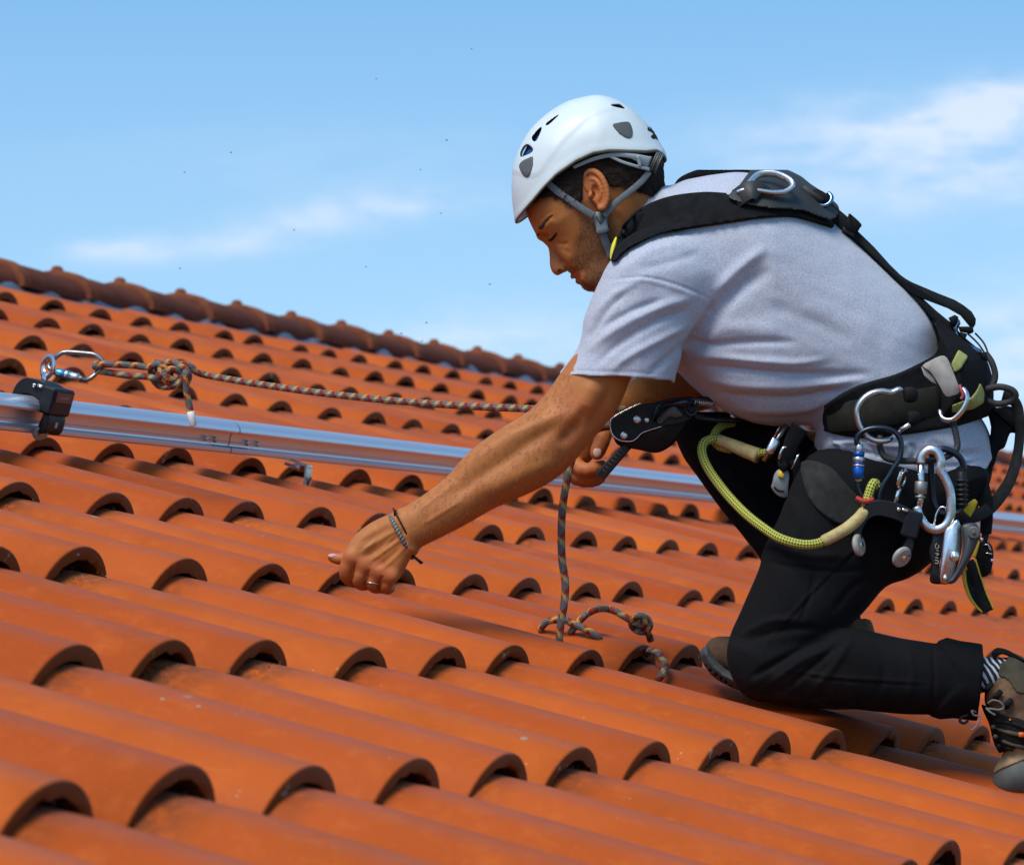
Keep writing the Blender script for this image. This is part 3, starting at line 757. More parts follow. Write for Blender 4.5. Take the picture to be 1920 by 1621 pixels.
A2.chain([(1130, 775, 72, 22), (1100, 815, 70, 24)], 12)
A2.chain([(1128, 790, 56, 17), (1132, 815, 42, 14.5), (1124, 838, 32, 13.5), (1119, 850, 32, 12)], 6, sm=2)
A2.chain([(1072, 862, 52, 14), (1092, 880, 32, 13.5), (1112, 880, 30, 12.5), (1128, 872, 44, 10)], 3, sm=2)
A2.chain([(1064, 872, 72, 13), (1086, 893, 54, 12.5), (1112, 895, 46, 11.5), (1130, 888, 58, 9.5)], 3, sm=2)
A2.chain([(1060, 874, 92, 12), (1080, 898, 84, 11.5), (1108, 903, 74, 10.5), (1126, 898, 84, 9)], 3, sm=2)
A2.chain([(1062, 860, 112, 11), (1078, 888, 112, 10.5), (1098, 896, 106, 9.5)], 3, sm=2)
addbody(A2, 1)
# torso, hips and legs under the clothes, coarse because nothing of them shows
T_ = Grid(1150, 1900, 380, 1400, -300, 260, 9)
T_.chain([(1260, 480, 0, 60), (1330, 520, 0, 100), (1500, 600, 0, 105), (1650, 720, 0, 80), (1700, 900, 0, 70)], 20, sd=1.5)
T_.chain([(1270, 500, -130, 55), (1220, 560, -180, 50), (1160, 660, -190, 32)], 20); T_.chain([(1270, 500, 130, 55), (1300, 600, 180, 50), (1400, 650, 185, 45)], 20)
T_.chain([(1720, 910, -95, 60), (1450, 1180, -200, 50), (1440, 1240, -215, 45), (1815, 1278, -170, 34)], 20); T_.chain([(1700, 880, 95, 70), (1340, 850, 120, 48), (1560, 1180, 5, 34)], 20)
tv, tf = T_.mesh(2)
bodyV.append(tv); bodyF.append(tf)
bodyV.insert(0, hv); bodyF.insert(0, hf)
off = np.cumsum([0]+[len(v) for v in bodyV]); v = np.concatenate(bodyV); f = np.concatenate([q+o for q, o in zip(bodyF, off)])
X_, Y_ = v[:, 0], v[:, 1]
def soft(poly, w): return np.clip(.5+poly_sd(X_, Y_, poly)/w, 0, 1)
isH = np.arange(len(v)) < len(hv)
stub = soft([(1062, 510), (1068, 503), (1080, 500), (1075, 480), (1082, 455), (1090, 420), (1086, 375), (1104, 376), (1110, 400), (1150, 420), (1165, 470), (1160, 560), (1100, 560), (1070, 525)], 22)*isH*1.0
stub *= 1-.8*soft([(1070, 521), (1079, 510), (1092, 505), (1096, 512), (1090, 530), (1082, 527)], 5)
red = np.maximum.reduce([soft([(1026, 480), (1026, 520), (1066, 520), (1066, 492)], 16)*isH*.45, soft([(1085, 310), (1150, 310), (1150, 400), (1085, 400)], 14)*isH*.5, soft([(1071, 522), (1080, 511), (1091, 507), (1093, 514), (1087, 531)], 5)*isH*.45,
    soft([(640, 1025), (740, 1060), (745, 1115), (630, 1100), (610, 1040)], 20)*~isH*.65, soft([(1040, 740), (1150, 740), (1150, 920), (1040, 920)], 20)*~isH*.45])
hairy = soft([(760, 990), (820, 900), (1000, 760), (1100, 700), (1170, 760), (1010, 900), (800, 1010)], 60)*~isH
body = mesh('body', VV(v), f, M_skin, person, attrs=dict(stub=stub, red=red, hairy=hairy))
# nails
M_nail = simple('finger_nail', (.66, .40, .33), .3, 0, .1)
def tris(P, th=1.2):
    return prism(P, th[0], th[1], .8)
v, f = prism(crom([(615, 1041), (620, 1038.5), (628, 1038.5), (632, 1041), (629, 1044.5), (620, 1045.5)], 3, True), -189, -184, .8); mesh('finger_nail', v, f, M_nail, person)
v, f = prism(crom([(1112, 848), (1114, 842), (1121, 840), (1127, 843), (1127, 851), (1121, 857), (1115, 855)], 3, True), 16, 20.5, .8); mesh('finger_nail', v, f, M_nail, person)
def skin_depth(g, x, y, near=True, off=0):
    i = int(round((x-g.o[0])/g.h)); j = int(round((y-g.o[1])/g.h)); c = g.F[i, j]
    k = np.where(c < 0)[0]
    if len(k) == 0: return None
    return (g.d[k[0]] if near else g.d[k[-1]])+(-off if near else off)
# eyes: the lash line and a sliver of eye under the lowered lids; eyebrows
M_hair = Mat('dark_brown_hair', (.011, .007, .005), .7, 0, .12)
M_hair.mix(M_hair.rng(M_hair.noise(260, 3, .6, (1, .2, 1)), .4, .65), (.030, .018, .012)); M_hair.bump(M_hair.noise(420, 4, .7, (1, .16, .6)), .8, .003); M_hair = M_hair.done()
m = Mat('eyebrow_hair', (.030, .016, .010), .8, 0, .1); m.mix(m.rng(m.noise(500, 3, .7), .4, .6), (.12, .05, .028)); M_brow = m.done()
M_eye = simple('eye_white', (.55, .50, .46), .2, 0, .1)
for s in (-1, 1):
    g_ = Grid(1015, 1060, 415, 470, 16*s-40 if s > 0 else -66, 66 if s > 0 else -10, 1.2)
    q = []
    for x, y in crom([(1027.5, 451), (1031, 450.5), (1036, 447), (1041, 441), (1044, 436)], 4):
        d_ = skin_depth(H, x, y, s < 0); q.append((x, y, (-40*1.0 if d_ is None else d_*1.0) if s < 0 else (40 if d_ is None else d_)))
    q = np.array(q); q[:, 2] = np.convolve(np.r_[q[0, 2], q[:, 2], q[-1, 2]], [.25, .5, .25], 'valid')+(-1.0 if s < 0 else 1.0)
    tube_obj('eyelashes', VV(q), PXM*np.interp(np.linspace(0, 1, len(q)), [0, .3, .8, 1], [1.0, 2.6, 2.4, .7]), M_hair, person, 6)
    e = np.array(crom([(1011, 444, 12), (1010, 434, 26), (1014, 423, 42), (1023, 411, 58), (1034, 402, 67)], 5)); e[:, 2] *= s
    n = len(e); r = 7.0*np.sin(np.linspace(.5, 2.9, n))+.8
    if s < 0:
        for k in range(n):
            d_ = skin_depth(H, min(max(e[k, 0]+4, 990), 1060), e[k, 1]-1)
            if d_ is not None and k > n*.4: e[k, 2] = d_+1.0; e[k, 0] += 4
    tube_obj('eyebrow', VV(e), PXM*r*.62, M_brow, person, 8)
# --- hair
HG = Grid(985, 1275, 195, 400, -112, 112, 2.2)
HG.inflate(HEADP, 0, wh, 78, off=5, sm=4, e=2.1)
HP = [(970, 400), (985, 392), (997, 381), (1012, 373), (1030, 368), (1048, 373), (1062, 381), (1076, 387), (1089, 388), (1092, 362), (1093, 334), (1108, 314), (1124, 322), (1136, 336), (1144, 349), (1168, 352), (1195, 358), (1220, 368), (1250, 378), (1290, 360), (1290, 180), (970, 180)]
HG.cut(HP, keep=True, k=4)
v, f = HG.mesh(1); n = normals(v, f); v = v+n*(blur2(v[:, 0]*.6+v[:, 1], v[:, 1]*.4-v[:, 0]*.2+v[:, 2], 3.0, 3)*.9)[:, None]
hair = mesh('hair', VV(v), f, M_hair, person)
# short strands that break the hairline
vs, fs = [], []
sel = np.where((n[:, 2] < .3) & (v[:, 1] > 300) & (poly_sd(v[:, 0], v[:, 1], HP) < 22) & (v[:, 1] > 312))[0]
sel = rng.choice(sel, min(2600, len(sel)), replace=False)
for i in sel:
    p = v[i]; fr = np.array([-.3, 1.0, 0]) if p[0] < 1095 else np.array([.75, .75, 0])
    d_ = fr+n[i]*.25+rng.normal(0, .22, 3); d_ /= np.linalg.norm(d_); l = rng.uniform(5, 12); w = np.cross(d_, n[i]); w = w/(np.linalg.norm(w)+1e-9)*.55
    b = len(vs); q = p+d_*l*.55+n[i]*.8; t = p+d_*l+n[i]*.3
    vs += [p-w, p+w, q+w*.8, q-w*.8, t]; fs += [(b, b+1, b+2, b+3), (b+3, b+2, b+4)]
mesh('hair_strands', VV(vs), fs, M_hair, hair)
# stubble
vs, fs = [], []; hn = normals(hv, hf); bz = [(1062, 512), (1070, 500), (1082, 480), (1088, 440), (1088, 392), (1104, 384), (1112, 402), (1150, 425), (1162, 480), (1150, 540), (1112, 552), (1090, 538), (1072, 526)]
k = np.where((poly_sd(hv[:, 0], hv[:, 1], bz) > -2) & (hv[:, 1] > 385) & (poly_sd(hv[:, 0], hv[:, 1], [(1068, 520), (1079, 508), (1096, 503), (1098, 514), (1090, 532), (1080, 530)]) < 0))[0]
for i in rng.choice(k, min(len(k), 3000), replace=False):
    p = hv[i]; d_ = np.array([-.15, .8, 0])+hn[i]*.75+rng.normal(0, .35, 3); d_ /= np.linalg.norm(d_); l = rng.uniform(1.5, 3.2); w = np.cross(d_, hn[i]); w = w/(np.linalg.norm(w)+1e-9)*.34
    b = len(vs); vs += [p-w, p+w, p+d_*l]; fs.append((b, b+1, b+2))
mesh('stubble', VV(vs), fs, M_hair, person)
# fine hair on the forearms
vs, fs = [], []
for gi in (1, 3):
    av, af = bodyV[gi], bodyF[gi]; an = normals(av, af)
    k = np.where((av[:, 0] > (775 if gi == 1 else 1160)) & (av[:, 0] < (1075 if gi == 1 else 1290)) & (an[:, 2] < .5) & (av[:, 1] > 700))[0]
    if len(k) == 0: continue
    for i in rng.choice(k, min(len(k), 1500 if gi == 1 else 400), replace=False):
        p = av[i]; d_ = np.array([-.55, .75, 0])+an[i]*.45+rng.normal(0, .35, 3); d_ /= np.linalg.norm(d_); l = rng.uniform(5, 11); w = np.cross(d_, an[i]); w = w/(np.linalg.norm(w)+1e-9)*.28
        b = len(vs); q = p+d_*l*.5+an[i]*.8; t = p+d_*l; vs += [p-w, p+w, q+w*.8, q-w*.8, t]; fs += [(b, b+1, b+2, b+3), (b+3, b+2, b+4)]
mesh('arm_hair', VV(vs), fs, simple('arm_hair', (.13, .06, .03), .6), person)
# --- t-shirt
m = Mat('heather_grey_cotton', (.45, .48, .565), .92, 0, .15)
m.mix(m.rng(m.noise(420, 4, .75), .40, .62), (.31, .32, .385)); m.mix(m.rng(m.noise(900, 2, .6), .55, .72, 0, .7), (.58, .60, .67)); m.mix(m.rng(m.noise(9, 4), .4, .7, 0, .15), (.37, .375, .42))
m.bump(m.noise(900, 3), .35, .0006); m.bump(m.noise(26, 4, .6), .22, .006); m.b.inputs['Sheen Weight'].default_value = .25; M_shirt = m.done()
S = Grid(1030, 1895, 318, 915, -290, 275, 3.0)
TORSO = [(1236, 352), (1262, 344), (1300, 332), (1380, 322), (1450, 330), (1515, 362), (1580, 420), (1625, 460), (1665, 497), (1712, 545), (1748, 592), (1763, 630), (1772, 680), (1810, 740), (1850, 800), (1866, 850), (1874, 920), (1800, 990), (1650, 985), (1550, 960), (1524, 880), (1527, 830), (1522, 799), (1450, 798), (1400, 789), (1345, 763), (1295, 722), (1262, 690), (1180, 640), (1140, 590), (1118, 545), (1148, 485), (1185, 425), (1212, 385)]
S.inflate(TORSO, 0, lambda X, Y: np.interp(X+0*Y, [1120, 1250, 1450, 1650, 1800], [160, 205, 208, 180, 178]), 165, sm=5, e=2.25)
SLEEVE = [(1150, 482), (1118, 540), (1097, 590), (1088, 640), (1066, 676), (1047, 703), (1022, 745), (1030, 790), (1150, 800), (1250, 795), (1262, 740), (1270, 690), (1300, 620), (1338, 560), (1345, 500), (1300, 440), (1210, 440)]
S.inflate(SLEEVE, -182, fx([1040, 1200, 1340], [84, 88, 60]), 84, 22, sm=4)
S.chain([(1280, 470, 160, 80), (1260, 570, 200, 78), (1255, 650, 195, 66), (1290, 690, 190, 62)], 20, sm=2)
S.inflate([(1033, 780), (1030, 748), (1057, 704), (1076, 674), (1100, 640), (1150, 625), (1246, 640), (1256, 700), (1250, 790)], -183, 75, 76, 2, 's', sm=3)
S.cut([(1000, 698), (1047, 701), (1100, 705), (1160, 706), (1210, 710), (1257, 713), (1290, 742), (1290, 820), (1000, 820)], d1=-66)
S.cone((1290, 735, 190), (1275, 650, 192), 60, 50, 2, 's')
S.cut([(1500, 900), (1526, 846), (1540, 862), (1600, 864), (1640, 869), (1700, 883), (1742, 892), (1782, 893), (1850, 879), (1866, 852), (1900, 850), (1900, 1000), (1500, 1000)])
S.chain([(1180, 400, 0, 66), (1230, 440, 0, 66)], 3, 's')                       # neck opening
S.chain([(1240, 350, -8, 6), (1226, 366, -44, 6), (1209, 392, -64, 6), (1192, 425, -78, 6)], 5, sm=2)
sv_, sf_ = S.mesh(2)
SF = [([(1137, 527), (1204, 519), (1266, 533), (1317, 553), (1338, 567)], 2.6, -2.2), ([(1140, 533), (1204, 525), (1262, 539), (1312, 559)], 4, 1.6),
      ([(1440, 462), (1400, 492), (1368, 520), (1338, 552)], 11, 8), ([(1450, 505), (1400, 530), (1360, 565), (1325, 615), (1285, 680)], 14, -12), ([(1345, 560), (1315, 610), (1285, 660)], 7, -9),
      ([(1310, 556), (1240, 575), (1160, 615), (1092, 668)], 9, 6.5), ([(1300, 580), (1230, 604), (1160, 645), (1110, 690)], 8, -6), ([(1300, 605), (1240, 635), (1180, 668), (1140, 700)], 8, 5.5), ([(1250, 560), (1180, 585), (1120, 620)], 7, -5),
      ([(1300, 640), (1260, 665), (1215, 705)], 8, -5), ([(1290, 455), (1220, 470), (1160, 515)], 10, 4), ([(1320, 470), (1260, 490), (1190, 508)], 9, -3.5), ([(1210, 520), (1150, 555), (1110, 600)], 8, 4.5), ([(1180, 545), (1140, 580), (1100, 640)], 6, -4),
      ([(1268, 650), (1330, 648), (1416, 640), (1500, 642)], 7, -6), ([(1280, 664), (1340, 667), (1420, 676), (1500, 680), (1560, 670)], 7, 5.5), ([(1290, 682), (1350, 690), (1440, 700), (1540, 704), (1640, 700)], 8, -8), ([(1310, 708), (1400, 722), (1480, 724), (1570, 716), (1630, 708)], 8, 6),
      ([(1330, 732), (1400, 745), (1480, 748), (1560, 736), (1600, 725)], 8, -8), ([(1370, 762), (1440, 770), (1510, 766), (1560, 752)], 7, 5), ([(1400, 780), (1460, 786), (1530, 778)], 5, -5), ([(1300, 630), (1380, 615), (1480, 620)], 14, 3.5), ([(1480, 560), (1560, 600), (1660, 640)], 22, 3), ([(1420, 580), (1500, 590), (1600, 640)], 16, -3),
      ([(1540, 838), (1600, 828), (1680, 836), (1720, 822)], 6, 7), ([(1535, 850), (1600, 846), (1650, 852), (1700, 866)], 4, -7), ([(1560, 822), (1580, 838), (1572, 858)], 5, 5), ([(1610, 822), (1635, 838), (1650, 862)], 5, -6), ([(1700, 826), (1716, 846), (1700, 872)], 4, -6), ([(1740, 826), (1800, 850), (1850, 845)], 7, -6), ([(1680, 866), (1740, 872), (1800, 872), (1850, 858)], 3, -3.5),
      ([(1052, 692), (1120, 696), (1190, 698), (1258, 704)], 2.2, -1.6)]
sv_ = folds(sv_, sf_, SF); nn_ = normals(sv_, sf_)
sv_ = sv_+nn_*(blur2(sv_[:, 0], sv_[:, 1]*1.2+sv_[:, 2]*.5, 26, 5)*1.1+blur2(sv_[:, 0]*.7, sv_[:, 1]*1.6, 9, 6)*.4)[:, None]
mesh('t_shirt', VV(sv_), sf_, M_shirt, person)
# --- trousers
m = Mat('black_denim', (.0045, .0046, .0055), .9, 0, .12); m.mix(m.rng(m.noise(6, 4), .42, .7, 0, .6), (.0085, .0087, .010)); m.mix(m.rng(m.noise(600, 3), .5, .7, 0, .35), (.017, .0175, .020)); m.bump(m.noise(800, 3), .3, .0006); m.bump(m.noise(22, 4, .6), .3, .006); m.mix(m.math('MULTIPLY', m.attr('dust'), m.rng(m.noise(45, 5, .75), .42, .68, 0, .8)), (.050, .026, .016)); M_jeans = m.done()
P_ = Grid(1250, 1950, 760, 1360, -320, 235, 3.2)
P_.inflate([(1515, 850), (1560, 835), (1700, 850), (1845, 850), (1862, 870), (1850, 920), (1800, 1000), (1730, 1060), (1600, 1050), (1500, 960)], 0, 172, 120, sm=4)
THIGH = [(1515, 855), (1600, 840), (1760, 850), (1850, 880), (1842, 930), (1800, 1000), (1740, 1060), (1702, 1084), (1660, 1100), (1622, 1144), (1585, 1182), (1510, 1250), (1440, 1312), (1395, 1298), (1369, 1255), (1368, 1195), (1395, 1130), (1424, 1064), (1432, 1030), (1462, 965)]
P_.inflate(THIGH, lambda X, Y: np.interp(X-Y*.6, [560, 820, 1200], [-226, -190, -95]), fx([1370, 1500, 1800], [68, 84, 92]), 80, 10, sm=4)
SHIN = [(1366, 1235), (1378, 1195), (1450, 1180), (1520, 1182), (1585, 1174), (1650, 1186), (1720, 1200), (1800, 1212), (1890, 1224), (1900, 1335), (1800, 1340), (1700, 1338), (1600, 1329), (1500, 1321), (1420, 1312), (1385, 1292)]
P_.inflate(SHIN, fx([1380, 1600, 1850], [-228, -210, -172]), fx([1370, 1600, 1840], [66, 66, 60]), 64, 6, sm=4)
P_.inflate([(1762, 1204), (1800, 1205), (1890, 1222), (1895, 1275), (1890, 1346), (1790, 1342), (1748, 1340), (1752, 1275)], fx([1380, 1600, 1850], [-228, -210, -172]), 62, 64, 2, sm=2, off=4)
P_.inflate([(1895, 1232), (1820, 1222), (1812, 1275), (1815, 1330), (1900, 1334)], -171, 52, 56, 1, 's', sm=2)
P_.cut([(1842, 1190), (1846, 1250), (1838, 1300), (1832, 1360), (1960, 1360), (1960, 1190)], d1=-60, d0=-290)
P_.inflate([(1265, 808), (1272, 788), (1300, 772), (1420, 780), (1560, 830), (1640, 870), (1680, 960), (1620, 1010), (1500, 990), (1400, 940), (1300, 880)], fx([1280, 1650], [120, 95]), 80, 80, 8, sm=4)
P_.inflate([(1266, 806), (1278, 840), (1302, 884), (1345, 945), (1392, 1004), (1428, 1052), (1462, 1110), (1500, 1190), (1540, 1215), (1610, 1190), (1600, 1110), (1540, 1000), (1450, 900), (1380, 830), (1310, 778)], lambda X, Y: np.interp(Y+0*X, [800, 1200], [115, 8]), 62, 62, 8, sm=4)
pv, pf = P_.mesh(2)
PF = [([(1760, 900), (1690, 960), (1600, 1030), (1520, 1110), (1450, 1190), (1420, 1240)], 3.0, 1.8), ([(1764, 906), (1694, 966), (1604, 1036), (1524, 1116), (1454, 1196)], 2.6, -2.0), ([(1450, 1250), (1560, 1268), (1680, 1276), (1750, 1280)], 3, 1.6), ([(1450, 1256), (1560, 1274), (1680, 1282), (1750, 1286)], 2.6, -1.8), ([(1680, 870), (1640, 930), (1636, 990), (1660, 1030)], 2.6, -2.2), ([(1575, 1188), (1520, 1205), (1460, 1240), (1400, 1275)], 7, -8), ([(1560, 1215), (1500, 1240), (1440, 1285)], 7, 5), ([(1580, 1200), (1540, 1235), (1480, 1285), (1450, 1305)], 6, -6), ([(1545, 1180), (1480, 1178), (1400, 1200)], 8, -6), ([(1500, 1160), (1440, 1165), (1385, 1195)], 7, 5), ([(1600, 1190), (1570, 1240), (1520, 1300)], 7, 4),
      ([(1430, 1050), (1500, 1064), (1580, 1070), (1650, 1064)], 5, -4), ([(1440, 1030), (1520, 1042), (1600, 1044)], 8, 4), ([(1530, 1060), (1520, 1110), (1500, 1170)], 5, -3), ([(1580, 980), (1620, 1040), (1640, 1110)], 8, -5), ([(1480, 930), (1500, 980), (1470, 1030)], 10, 4), ([(1640, 1080), (1600, 1100), (1560, 1150)], 7, -5),
      ([(1640, 1200), (1660, 1250), (1640, 1310)], 9, -3), ([(1700, 1215), (1712, 1260), (1700, 1320)], 7, 3), ([(1748, 1208), (1752, 1270), (1745, 1332)], 3, -4), ([(1300, 860), (1350, 900), (1420, 980)], 8, -4), ([(1340, 850), (1400, 920), (1450, 1000)], 9, 4), ([(1420, 820), (1440, 880), (1480, 940)], 8, -6), ([(1560, 900), (1580, 940), (1560, 1000)], 8, -4)]
pv = folds(pv, pf, PF); nn_ = normals(pv, pf); pv = pv+nn_*(blur2(pv[:, 0], pv[:, 1]+pv[:, 2]*.5, 22, 9)*1.0)[:, None]
du = np.clip((pv[:, 1]-1245)/90, 0, 1)*.8*np.clip((1660-pv[:, 0])/160, 0, 1)+np.clip((pv[:, 1]-1300)/60, 0, 1)*.35+.03
jeans = mesh('trousers', VV(pv), pf, M_jeans, person, attrs=dict(dust=np.clip(du, 0, 1)))
def patch(src, poly, off, dmax, name, mat, parent, sm=0, lo=None, h=None, base=None, sel=None, smooth=1, dmin=-1e9):
    """a layer of cloth, padding or webbing lying on a sculpted surface, inside an outline"""
    P = crom(poly, sm, True) if sm else np.asarray(poly, float)
    m_ = 12; sx = src.sl((P[:, 0].min()-m_, P[:, 1].min()-m_, src.d[0]), (P[:, 0].max()+m_, P[:, 1].max()+m_, dmax+8))
    g = Grid.__new__(Grid); g.h = src.h; g.x, g.y, g.d = src.x[sx[0]], src.y[sx[1]], src.d[sx[2]]; g.o = np.array([g.x[0], g.y[0], g.d[0]], float)
    g.X = g.x[:, None, None]; g.Y = g.y[None, :, None]; g.D = g.d[None, None, :]
    sd_ = poly_sd(g.x[:, None], g.y[None, :], P)[:, :, None]
    A = src.F[sx]-off
    g.F = np.maximum(np.maximum(np.maximum(A, -sd_), g.D-dmax), -(A+off+6)).astype(np.float32)
    if dmin > -1e8: g.F = np.maximum(g.F, dmin-g.D)
    v, f = g.mesh(smooth)
    return mesh(name, VV(v), f, mat, parent)
M_pocket = simple('charcoal_twill', (.010, .0105, .0095), .9, 0, .25, 60, .3, 700)
patch(P_, [(1502, 866), (1552, 872), (1585, 905), (1628, 955), (1618, 975), (1585, 985), (1548, 968), (1515, 930)], 6, -60, 'pocket_flap', M_pocket, jeans, sm=3)

# --- boots and socks
m = Mat('brown_nubuck', (.115, .062, .034), .85, 0, .2); m.mix(m.rng(m.noise(30, 5, .7), .4, .66), (.19, .115, .065)); m.mix(m.rng(m.noise(9, 4), .5, .7, 0, .7), (.06, .036, .022)); m.bump(m.noise(300, 4), .4, .001); M_nub = m.done()
M_nub2 = simple('tan_leather', (.30, .20, .10), .8, 0, .4, 40, .3, 300); M_olive = simple('olive_lining', (.060, .048, .026), .9, 0, .3, 60, .3, 300)
M_sole = simple('grey_rubber_sole', (.085, .09, .085), .75, 0, .35, 40, .3, 120); M_lace = simple('grey_lace', (.16, .15, .14), .8); M_blk = simple('black_cloth', (.008, .008, .0085), .85, 0, .3, 80, .4, 500, spec=.2)
M_orange = simple('orange_mark', (.75, .12, .01), .6)
def gmesh(name, g, mat, parent, sm=1, n=0):
    v, f = g.mesh(sm)
    if n: v = v+normals(v, f)*(blur2(v[:, 0]+v[:, 2], v[:, 1]*1.3, n, 4)*.8)[:, None]
    return mesh(name, VV(v), f, mat, parent)
b1 = Grid(1820, 2010, 1195, 1500, -235, -95, 2.6)
b1.chain([(1893, 1262, -165, 36), (1900, 1305, -165, 52), (1925, 1370, -163, 55), (1950, 1415, -160, 52)], 14, sd=.95)
b1.ell((1925, 1440, -162), (64, 42, 50), -28, 12); b1.cone((1868, 1252, -166), (1880, 1240, -166), 24, 26, 3, 's', sd=1.2)
g0 = b1.F.copy(); b1.cut([(1840, 1446), (1862, 1446), (1920, 1420), (1990, 1400), (2010, 1380), (2010, 1500), (1840, 1500)])
boot = gmesh('boot', b1, M_nub, person, 1, 14); b1.F = g0
patch(b1, [(1846, 1266), (1856, 1238), (1880, 1222), (1905, 1225), (1950, 1250), (1960, 1290), (1925, 1300), (1905, 1296), (1890, 1275), (1870, 1266)], 4, -100, 'collar', M_olive, boot, sm=3)
patch(b1, [(1820, 1325), (1838, 1318), (1862, 1330), (1890, 1342), (1925, 1352), (1925, 1392), (1890, 1405), (1868, 1412), (1862, 1390), (1845, 1362), (1825, 1350)], 7, -100, 'tongue', M_blk, boot, sm=2)
patch(b1, [(1850, 1440), (1870, 1418), (1900, 1402), (1940, 1392), (1960, 1400), (1920, 1424), (1880, 1440), (1858, 1452)], 3, -100, 'toe_cap', M_nub2, boot, sm=3)
b2 = Grid(1835, 2010, 1370, 1500, -235, -90, 2.6); b2.ell((1930, 1447, -162), (74, 48, 56), -28, 2)
b2.cut([(1840, 1452), (1862, 1450), (1920, 1424), (1990, 1404), (2010, 1400), (2010, 1500), (1840, 1500)], keep=True); gmesh('sole', b2, M_sole, boot)
v, f = join(prism(crom([(1859, 1223), (1868, 1214), (1885, 1216), (1905, 1226), (1925, 1240), (1905, 1236), (1880, 1226), (1864, 1232)], 3, True), -190, -140, 2)); mesh('heel_loop', v, f, M_blk, boot)
for k, (x, y) in enumerate(((1853, 1288), (1870, 1302), (1890, 1318))):
    v, f = join(tube(VV([(x-4, y+7, -214), (x, y, -222), (x+6, y-6, -216)]), PXM*5.5, 8)[:2]); mesh('eyelet', v, f, M_blk, boot)
for P in ([(1852, 1318, -224), (1862, 1312, -228), (1876, 1316, -228), (1882, 1326, -226), (1872, 1330, -226), (1856, 1328, -226), (1849, 1330, -224)], [(1849, 1326, -226), (1856, 1334, -230), (1866, 1340, -228)],
          [(1830, 1334, -220), (1822, 1332, -226), (1826, 1340, -226), (1836, 1342, -222), (1836, 1352, -224), (1828, 1364, -224), (1821, 1368, -222)], [(1815, 1340, -222), (1802, 1345, -224), (1800, 1352, -224), (1808, 1355, -224), (1815, 1350, -222)]):
    tube_obj('lace', VV(crom(P, 5)), PXM*(1.9 if P[0][0] > 1820 else 2.6), M_lace if P[0][0] > 1820 else M_blk, boot, 7)
for k, P in enumerate(([(1862, 1362), (1890, 1372), (1925, 1380)], [(1866, 1380), (1890, 1392), (1925, 1402)], [(1866, 1350), (1900, 1356), (1925, 1366)], [(1870, 1398), (1885, 1400), (1900, 1404)])):
    q = []
    for x, y in crom(P, 5):
        d_ = skin_depth(b1, min(x, 1930), y, off=8); q.append((x, y, d_ if d_ is not None else -214))
    tube_obj('lace', VV(q), PXM*4.2, M_olive if k < 2 else M_blk, boot, 8)
for x, y, w in ((1915, 1377, 5), (1894, 1349, 2)):
    d_ = skin_depth(b1, x, y, off=12) or -220
    v, f = prism([(x-w, y-w), (x+w, y-w), (x+w, y+w*.8), (x-w, y+w*.8)], d_-4, d_+4, 1); mesh('orange_patch', v, f, M_orange, boot)
m = Mat('striped_sock', (.012, .013, .02), .9); w = m.n('ShaderNodeTexWave'); w.inputs['Scale'].default_value = 38; w.inputs['Distortion'].default_value = 3.5; mm_ = m.n('ShaderNodeMapping'); mm_.inputs['Rotation'].default_value = (.3, .6, 1.1); m.l(m.tc.outputs['Object'], mm_.inputs[0]); m.l(mm_.outputs[0], w.inputs['Vector'])
m.mix(m.math('GREATER_THAN', w.outputs['Fac'], .66), (.55, .58, .62)); M_sock = m.done()
b3 = Grid(1820, 1910, 1215, 1310, -215, -125, 2.4); b3.chain([(1835, 1265, -170, 34), (1890, 1262, -167, 30)], 4); gmesh('sock', b3, M_sock, person)
c1 = Grid(1300, 1660, 1130, 1345, -80, 70, 3.0)
c1.chain([(1350, 1222, 0, 30), (1400, 1232, 2, 40), (1480, 1240, 2, 44), (1570, 1252, 0, 48)], 12, sd=.95); c1.chain([(1585, 1245, 0, 50), (1592, 1185, 2, 47)], 12); c1.cone((1595, 1150, 2), (1592, 1190, 2), 36, 36, 2, 's')
boot2 = gmesh('boot', c1, M_nub, person, 1, 12)
c2 = Grid(1300, 1660, 1190, 1345, -80, 70, 2.6); c2.inflate([(1313, 1228), (1319, 1212), (1330, 1212), (1350, 1240), (1380, 1262), (1450, 1272), (1600, 1292), (1640, 1290), (1640, 1322), (1560, 1330), (1440, 1312), (1375, 1290), (1332, 1264)], 0, 50, 26, 3, sm=2)
for k in range(9): c2.cone((1314.5+k*9.5, 1241.5+k*7.2, -60), (1314.5+k*9.5, 1241.5+k*7.2, -10), 3.0, 3.0, 1, 's')
gmesh('sole', c2, M_sole, boot2)
# --- things worn on the wrist and hand
def around(cx, cy, cd, ax, rx, rd, n=26, r=1.8, t0=0, t1=360, wob=0):
    """a band round the wrist: ax = in-plane angle of its long axis"""
    P = []
    for k in range(n):
        t = math.radians(t0+(t1-t0)*k/n); u = rx*math.cos(t); w = rd*math.sin(t)
        P.append((cx+u*math.cos(math.radians(ax)), cy+u*math.sin(math.radians(ax)), cd+w+wob*math.sin(5*t)))
    return np.array(P)
m = Mat('braided_bracelet', (.20, .19, .17), .7); 
uvn = m.n('ShaderNodeUVMap'); se = m.n('ShaderNodeSeparateXYZ'); m.l(uvn.outputs[0], se.inputs[0])
st = m.math('FRACT', m.math('MULTIPLY', m.math('ADD', se.outputs[1], m.math('MULTIPLY', m.math('ABSOLUTE', m.math('SUBTRACT', se.outputs[0], .5)), .008)), 190)); m.mix(m.math('GREATER_THAN', st, .52), (.028, .025, .023)); M_braid = m.done()
P = around(752, 1006, -203, 62, 44, 38)
tube_obj('braided_bracelet', VV(P), PXM*4.3, M_braid, person, 10, closed=True)
